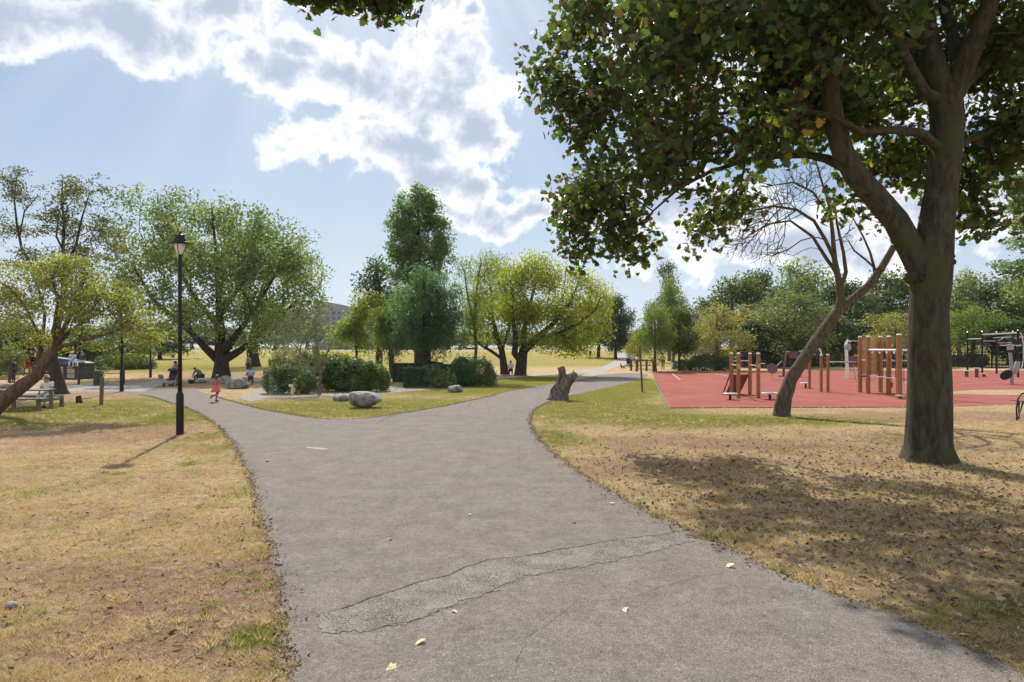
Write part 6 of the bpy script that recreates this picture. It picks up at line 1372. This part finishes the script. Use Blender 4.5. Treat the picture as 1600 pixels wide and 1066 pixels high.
for sx in (-1, 1):
    MB().tube([(sx*.25, -.28, .12), (sx*.25, .25, .62), (sx*.24, .62, 1.02)], .016, 8).build('frame', 'bike_grey', r); MB().tube([(sx*.25, .38, .12), (sx*.25, .12, .5)], .016, 8).build('frame', 'bike_grey', r)
    for y_ in (-.30, .40):
        w_ = MB().lathe([(.11, -.03), (.125, 0), (.11, .03)], (sx*.27, y_, .125), 16, Matrix.Rotation(R(90), 3, 'Y')).build('wheel', 'tyre', r)
        MB().lathe([(.05, -.034), (.05, .034)], (sx*.27, y_, .125), 10, Matrix.Rotation(R(90), 3, 'Y')).build('hub', 'bike_grey', w_)
MB().tube([(-.24, .62, 1.02), (.24, .62, 1.02)], .02, 8).build('handle', 'black_rubber', r)
for sx in (-.18, .18): MB().tube([(sx, .60, .75), (sx, .60, 1.0)], .004, 4).build('strap', 'white_cloth', r)
# crouching person in green
p = G(306, 597)
CR = dict(SIT); CR = shift(CR, -.12); CR.update(chest=(0, .28, .70), neck=(0, .42, .78), head=(0, .50, .80), crown=(0, .58, .86), waist=(0, .12, .56), shL=(-.18, .32, .76), shR=(.18, .32, .76), elL=(-.2, .46, .52), elR=(.2, .46, .52), wrL=(-.12, .6, .36), wrR=(.12, .6, .36))
person('person in a green jacket crouching forward on a flat rock', p+Vector((.3, .2, 0)), R(75), 1.05, CR, 'skin', 'green_cloth', 'black_cloth', 'brown_hair', 'long')
b = G(299, 600); MB().blob((0, 0, .14), (.22, .16, .17), 3, .2, 2, 4, flat=-.13).build('backpack', 'black_cloth', loc=b, smooth=True); tag(bpy.data.objects['backpack'], 'small black bag on the ground beside the crouching person in green', 'bag')
b = G(367, 603); person('person with dark hair sitting behind the long pale boulder', G(379, 602)+Vector((.15, .9, 0)), R(200), 1.0, shift(SIT, -.08), 'brown_skin', 'blue_cloth', 'navy_cloth', 'dark_hair', 'short')
person('adult in a grey top standing under the second plane tree', G(388, 586), R(160), 1.0, {}, 'skin', 'grey_cloth', 'black_cloth', 'dark_hair', 'short')
person('person in a white top sitting on the ground between the two yellow-green trees', G(798, 587), R(180), 1.0, shift(SIT, -.02), 'skin', 'white_cloth', 'black_cloth', 'dark_hair', 'short')
person('person in dark clothes standing left of the stout lone trunk', G(922, 560.8), R(200), 1.0, {}, 'skin', 'black_cloth', 'navy_cloth', 'dark_hair', 'long')
p = G(983, 573); person('adult in a pale blue top pushing a pushchair along the right-hand path', p+Vector((.1, 1.0, 0)), R(180), 1.0, dict(wrL=(-.18, .5, 1.0), wrR=(.18, .5, 1.0), elL=(-.23, .2, 1.1), elR=(.23, .2, 1.1)), 'brown_skin', 'blue_cloth', 'navy_cloth', 'dark_hair', 'short')
copy_thing(r, p, R(12), 'dark pushchair being pushed along the right-hand path')
person('person in light clothes standing beside the timber exercise frame', G(1036, 577), R(150), 1.0, {}, 'skin', 'blush_cloth', 'brown_wood', 'brown_hair', 'short')
person('person in a white shirt sitting on the grass by the trunks at the path head', G(1053, 577.5), R(190), 1.0, SITG, 'skin', 'white_cloth', 'grey_cloth', 'dark_hair', 'short')
person('person leaning on the left end of the timber exercise frame', G(995.5, 579), R(120), .95, {}, 'skin', 'white_cloth', 'black_cloth', 'dark_hair', 'short')
# small black dog
b = G(976, 573.5); b = G(973, 577); r = thing('dog', 'small black dog on the grass beside the right-hand path', 'dog', b, R(30))
DP = [(0, 0, .30), (0, .18, .32), (0, -.18, .31), (0, .28, .42), (0, .36, .48), (0, .46, .46), (0, -.30, .40), (.06, .18, .2), (.06, .2, .02), (-.06, .18, .2), (-.06, .2, .02), (.06, -.2, .22), (.06, -.26, .12), (.06, -.23, .02), (-.06, -.2, .22), (-.06, -.26, .12), (-.06, -.23, .02), (.05, .33, .56), (-.05, .33, .56)]
skin('body', DP, [.085, .095, .075, .06, .055, .028, .018, .04, .02, .04, .02, .045, .025, .02, .045, .025, .02, .012, .012], [(0, 1), (0, 2), (1, 3), (3, 4), (4, 5), (2, 6), (1, 7), (7, 8), (1, 9), (9, 10), (2, 11), (11, 12), (12, 13), (2, 14), (14, 15), (15, 16), (4, 17), (4, 18)], 'black_cloth', r)
# distant people on the meadow
person('distant person lying on the bright meadow in white', G(310, 562)+Vector((0, 0, .1)), R(90), 1.0, shift({k_: (v[0], v[2]-.9, .1+.3*v[1]) for k_, v in STAND.items()}, 0), 'skin', 'white_cloth', 'white_cloth', 'dark_hair', 'short')
person('distant person in dark clothes sitting on the meadow left of the lamp', G(271, 559), R(170), 1.0, SITG, 'skin', 'black_cloth', 'navy_cloth', 'dark_hair', 'short')
person('distant standing person at the meadow edge left of the lamp', G(263, 556.5), R(190), 1.0, {}, 'skin', 'white_cloth', 'navy_cloth', 'dark_hair', 'short')
person('distant person walking in dark trousers across the meadow right of the lamp', G(293, 557), R(90), 1.0, dict(knR=(.1, .14, .5), anR=(.1, .2, .1), toR=(.1, .34, .05), anL=(-.1, -.2, .12), toL=(-.1, -.08, .04)), 'brown_skin', 'green_cloth', 'black_cloth', 'dark_hair', 'short')
# on the platform
bp_ = bpy.data.objects['raised_platform'].location
person('person in pale blue sitting on the left of the black platform', bp_+Vector((.1, -.6, 1.19-.40)), R(200), 1.0, SIT, 'skin', 'blue_cloth', 'blue_cloth', 'white_cloth', 'short')
person('person in dark top and white trousers sitting on right end of the black platform', bp_+Vector((.82, -.55, 1.19-.40)), R(150), 1.0, SIT, 'skin', 'navy_cloth', 'white_cloth', 'dark_hair', 'long')
# picnic table sitter, others behind
bt = bpy.data.objects['picnic_table'].location
person('person in a white shirt and dark cap sitting at the picnic table', bt+Vector((-.42, 1.9, -.02)), R(185), 1.0, SIT, 'skin', 'white_cloth', 'white_cloth', 'brown_hair', 'short', hat='grey_cloth')
person('person in dark clothes walking behind the railings at the left edge', G(21, 598), R(90), .95, {}, 'brown_skin', 'black_cloth', 'black_cloth', 'dark_hair', 'long')
person('child in a red top playing beside the red climbing unit', G(38, 587), R(120), .7, {}, 'skin', 'red_plastic', 'navy_cloth', 'brown_hair', 'short', head_k=1.25)

# ------------------------------------------------------------ ground cover
def scatter(nm, m, pts, kind, size, rng, up, droop, label, cat, z=0.005):
    C = np.concatenate([pts, np.full((len(pts), 1), z)], 1); V, F = leaves(C, size, rng, kind, up, droop, .5)
    o = np_obj(nm, V, F, m); o['kind'] = 'stuff'; o['label'] = label; o['category'] = cat; return o
rng = np.random.default_rng(77)
def polar(n_, d0, d1, power=1.0):
    u = rng.random(n_); d = d0*(d1/d0)**(u**power); x = (rng.random(n_)*2-1)*d*0.80; return x, d
cp = [(p[0], p[1]) for p in coarse_path]
redp = [(p.x, p.y) for p in RED]
def off_path(x, y, margin=0.0):
    dist, ins = seg_dist(x, y, cp); dr, ir = seg_dist(x, y, redp)
    return (~ins | (dist < margin)) & ~ir, dist, ins
def blades(n_, d0, d1, h, wd, m, nm, label, test):
    x, y = polar(n_, d0, d1); ok, dist, ins = off_path(x, y, .06); g_, b_ = cover(x, y)
    clump = np.array([noise.noise(Vector((a*1.7, c*1.7, 0))) + .6*noise.noise(Vector((a*6, c*6, 3))) for a, c in zip(x, y)])
    k_ = ok & test(g_, b_, clump, dist, rng.random(n_)); x, y, g_, clump = x[k_], y[k_], g_[k_], clump[k_]; q = len(x)
    hh = h*(0.35+rng.random(q)*.9)*(1+.7*np.clip(clump, 0, 1))*(1+ (y/22)*.35); ww = wd*(1+y/6.5); th = rng.random(q)*2*PI; ln = rng.random(q)*1.7+.5; la = rng.random(q)*2*PI
    base = np.stack([x, y, np.zeros(q)], 1); dx = np.stack([np.cos(th), np.sin(th), np.zeros(q)], 1)*ww[:, None]; lean = np.stack([np.cos(la)*ln*hh, np.sin(la)*ln*hh, hh], 1)
    V = np.stack([base-dx, base+dx, base+lean], 1).reshape(-1, 3); F = np.arange(q*3).reshape(-1, 3)
    o = np_obj(nm, V, F, m); o['kind'] = 'stuff'; o['label'] = label; o['category'] = 'grass'; return o
blades(560000, 3.2, 30, .034, .0016, 'grass_blade', 'dry_grass', 'short straw-coloured parched grass over the lawns', lambda g_, b_, c, d_, r_: r_ < .55 + .8*c - .45*b_ - .2*g_)
blades(330000, 3.2, 45, .030, .0016, 'green_blade', 'green_grass', 'patches of short green grass near the path edges', lambda g_, b_, c, d_, r_: r_ < (g_-.12)*1.3 + .5*c*(g_ > .2))
# tussocks standing out of the parched lawn
def tufts(n_, m, nm, label, test, h=.05):
    x, y = polar(n_, 3.3, 24); ok, dist, ins = off_path(x, y, .03); g_, b_ = cover(x, y); k_ = ok & test(g_, b_, dist, rng.random(n_)); x, y = x[k_], y[k_]; q = len(x); nb = 26
    hh = h*(.5+rng.random(q)); rr = hh*(.5+rng.random(q)); a = rng.random((q, nb))*2*PI; s_ = np.sqrt(rng.random((q, nb)))*rr[:, None]
    bx = x[:, None]+np.cos(a)*s_; by = y[:, None]+np.sin(a)*s_; L = hh[:, None]*(.5+rng.random((q, nb))*.8); th = rng.random((q, nb))*2*PI; w = .0022*(1+y/9)[:, None]*np.ones((q, nb))
    B = np.stack([bx, by, np.zeros_like(bx)], -1); dx = np.stack([np.cos(th)*w, np.sin(th)*w, 0*th], -1); tip = np.stack([np.cos(a)*L*.7+rng.normal(size=(q, nb))*.01, np.sin(a)*L*.7, L], -1)
    V = np.stack([B-dx, B+dx, B+tip], 2).reshape(-1, 3); o = np_obj(nm, V, np.arange(len(V)).reshape(-1, 3), m); o['kind'] = 'stuff'; o['label'] = label; o['category'] = 'grass'
tufts(9000, 'grass_blade', 'dry_tufts', 'small straw tussocks scattered over the parched lawns', lambda g_, b_, d_, r_: r_ < .5-.3*b_)
tufts(6500, 'green_blade', 'green_tufts', 'small green tussocks along the path edges and lawns', lambda g_, b_, d_, r_: (r_ < g_*.8) | ((d_ < .25) & (r_ < .45)), .045)
# ragged turf fringe at the path edge
pe = [Vector(p) for p in path_poly]; fr = []
for i in range(len(pe)):
    a, b_ = pe[i], pe[(i+1) % len(pe)]
    if a.y < 3.5 or a.y > 34 or (b_-a).length > 3: continue
    for _ in range(max(2, int((b_-a).length*110))):
        t = random.random(); q = a.lerp(b_, t); fr.append((q.x+random.gauss(0, .05), q.y+random.gauss(0, .05)))
random.seed(3)
scatter('path_edge_litter', 'litter_leaf', np.array(fr), 'curl', .026, rng, 1.2, 0, 'crumbs, straw and leaf fragments gathered along the path edge', 'litter', .012)
# leaf litter: under the maple mostly
def litter(n_, cx, cy, sx, sy, size, kind, nm, lab, m='litter_leaf', z=.018):
    x = cx+rng.normal(size=n_)*sx; y = cy+rng.normal(size=n_)*sy; ok, dist, ins = off_path(x, y, .25); keep = ok & (y > 3.0) & ((~ins) | (rng.random(n_) < .35))
    return scatter(nm, m, np.stack([x[keep], y[keep]], 1), kind, size, rng, 1.3, 0, lab, 'leaf litter', z)
litter(7500, 6.0, 9.5, 3.3, 3.8, .055, 'curl', 'maple_leaf_litter', 'curled grey and brown fallen leaves strewn under the maple')
litter(16000, 5.5, 9.0, 4.0, 4.4, .022, 'curl', 'leaf_crumbs', 'tiny leaf fragments and twigs under the maple', z=.012)
litter(10000, -4.0, 7.0, 3.2, 4.5, .024, 'slim', 'straw_bits', 'bits of straw and dry fragments on the left lawn', z=.012)
litter(2400, -3.4, 6.5, 2.6, 3.8, .032, 'curl', 'lawn_leaf_litter', 'scattered small dark curled leaves on the left lawn')
x, y = polar(1500, 3.3, 26); _, dist, ins = off_path(x, y); k_ = ins & (rng.random(1500) < .5*np.exp(-dist/.5)+.05)
scatter('path_grit', 'litter_leaf', np.stack([x[k_], y[k_]], 1), 'diamond', .022, rng, 1.5, 0, 'grit and crumbs scattered over the asphalt', 'grit', .012)
# individual leaves and stones that can be told apart on the path
FL = [(606, 1045, .105, 'pale fallen maple leaf nearest the bottom edge of the path', 'pale_fallen_leaf', 'maple'), (658, 1002, .09, 'pale fallen leaf just below the cracked strip', 'pale_fallen_leaf', 'maple'), (980, 955, .10, 'pale yellow fallen leaf alone on the right half of the path', 'pale_fallen_leaf', 'maple'), (1135, 886, .09, 'yellow fallen leaf on the path near the right verge', 'pale_fallen_leaf', 'maple'),
      (706, 956, .06, 'small pale leaf touching the lower edge of the cracked strip', 'pale_fallen_leaf', 'round'), (733, 805, .06, 'tiny pale leaf in the middle of the path', 'pale_fallen_leaf', 'round'), (613, 843, .07, 'pale leaf on the path above the left end of the cracked strip', 'pale_fallen_leaf', 'round'), (955, 787, .09, 'pale leaf near the right verge above the cracked strip', 'pale_fallen_leaf', 'maple'), (1497, 993, .09, 'bright yellow leaf at the edge of the maple shadow on the path', 'pale_fallen_leaf', 'maple'), (1540, 1010, .08, 'orange-brown leaf by the bottom right corner', 'brown_fallen_leaf', 'maple'),
      (1285, 912, .11, 'white strip-like fallen leaf on the verge edge', 'pale_fallen_leaf', 'slim'), (1489, 902, .13, 'large pale papery leaf lying in the maple shade', 'pale_fallen_leaf', 'maple'), (1505, 808, .13, 'large dark brown leaf lying in sun under the maple', 'brown_fallen_leaf', 'maple')]
for px, py, sz, lab, m_, kd in FL:
    V, F = leaves(np.array([[0, 0, .018]]), sz, rng, kd, 2.5, 0, .1); o = np_obj('fallen_leaf', V, F, m_, loc=G(px, py)); tag(o, lab, 'leaf', 'fallen leaves on the path and verge')
for px, py, rr, lab in ((897, 818, .022, 'small dark pebble in the middle right of the path'), (436, 884, .03, 'dark stone at the left edge of the path'), (418, 722, .03, 'small dark stone at the left side of the path near the lamp'), (18, 950, .045, 'dark bluish stone on the bare lawn at the left edge')):
    o = MB().blob((0, 0, rr*.5), (rr*1.2, rr, rr*.8), 2, .3, 2, px).build('pebble', 'boulder_stone', loc=G(px, py), smooth=True); tag(o, lab, 'stone', 'small stones')
b = G(1452, 722); rng2 = random.Random(4); tt = []
litter(900, b.x, b.y, .8, .7, .05, 'slim', 'root_litter', 'twigs and dry stalks round the foot of the maple')
# ------------------------------------------------------------ air
m = bpy.data.materials.new('air'); m.use_nodes = True; m.node_tree.nodes.clear(); k = N(m.node_tree)
out = k.new('ShaderNodeOutputMaterial'); pv = k.new('ShaderNodeVolumePrincipled'); pv.inputs['Color'].default_value = (0.86, 0.92, 1.0, 1); pv.inputs['Density'].default_value = 0.00011; pv.inputs['Anisotropy'].default_value = 0.35
k.l.new(pv.outputs[0], out.inputs['Volume']); M['air'] = m
o = MB().box((0, (gy[0]+gy[-1])/2, 19), (gx[-1]-gx[0]+20, gy[-1]-gy[0]+20, 42)).build('haze', 'air'); o['kind'] = 'stuff'
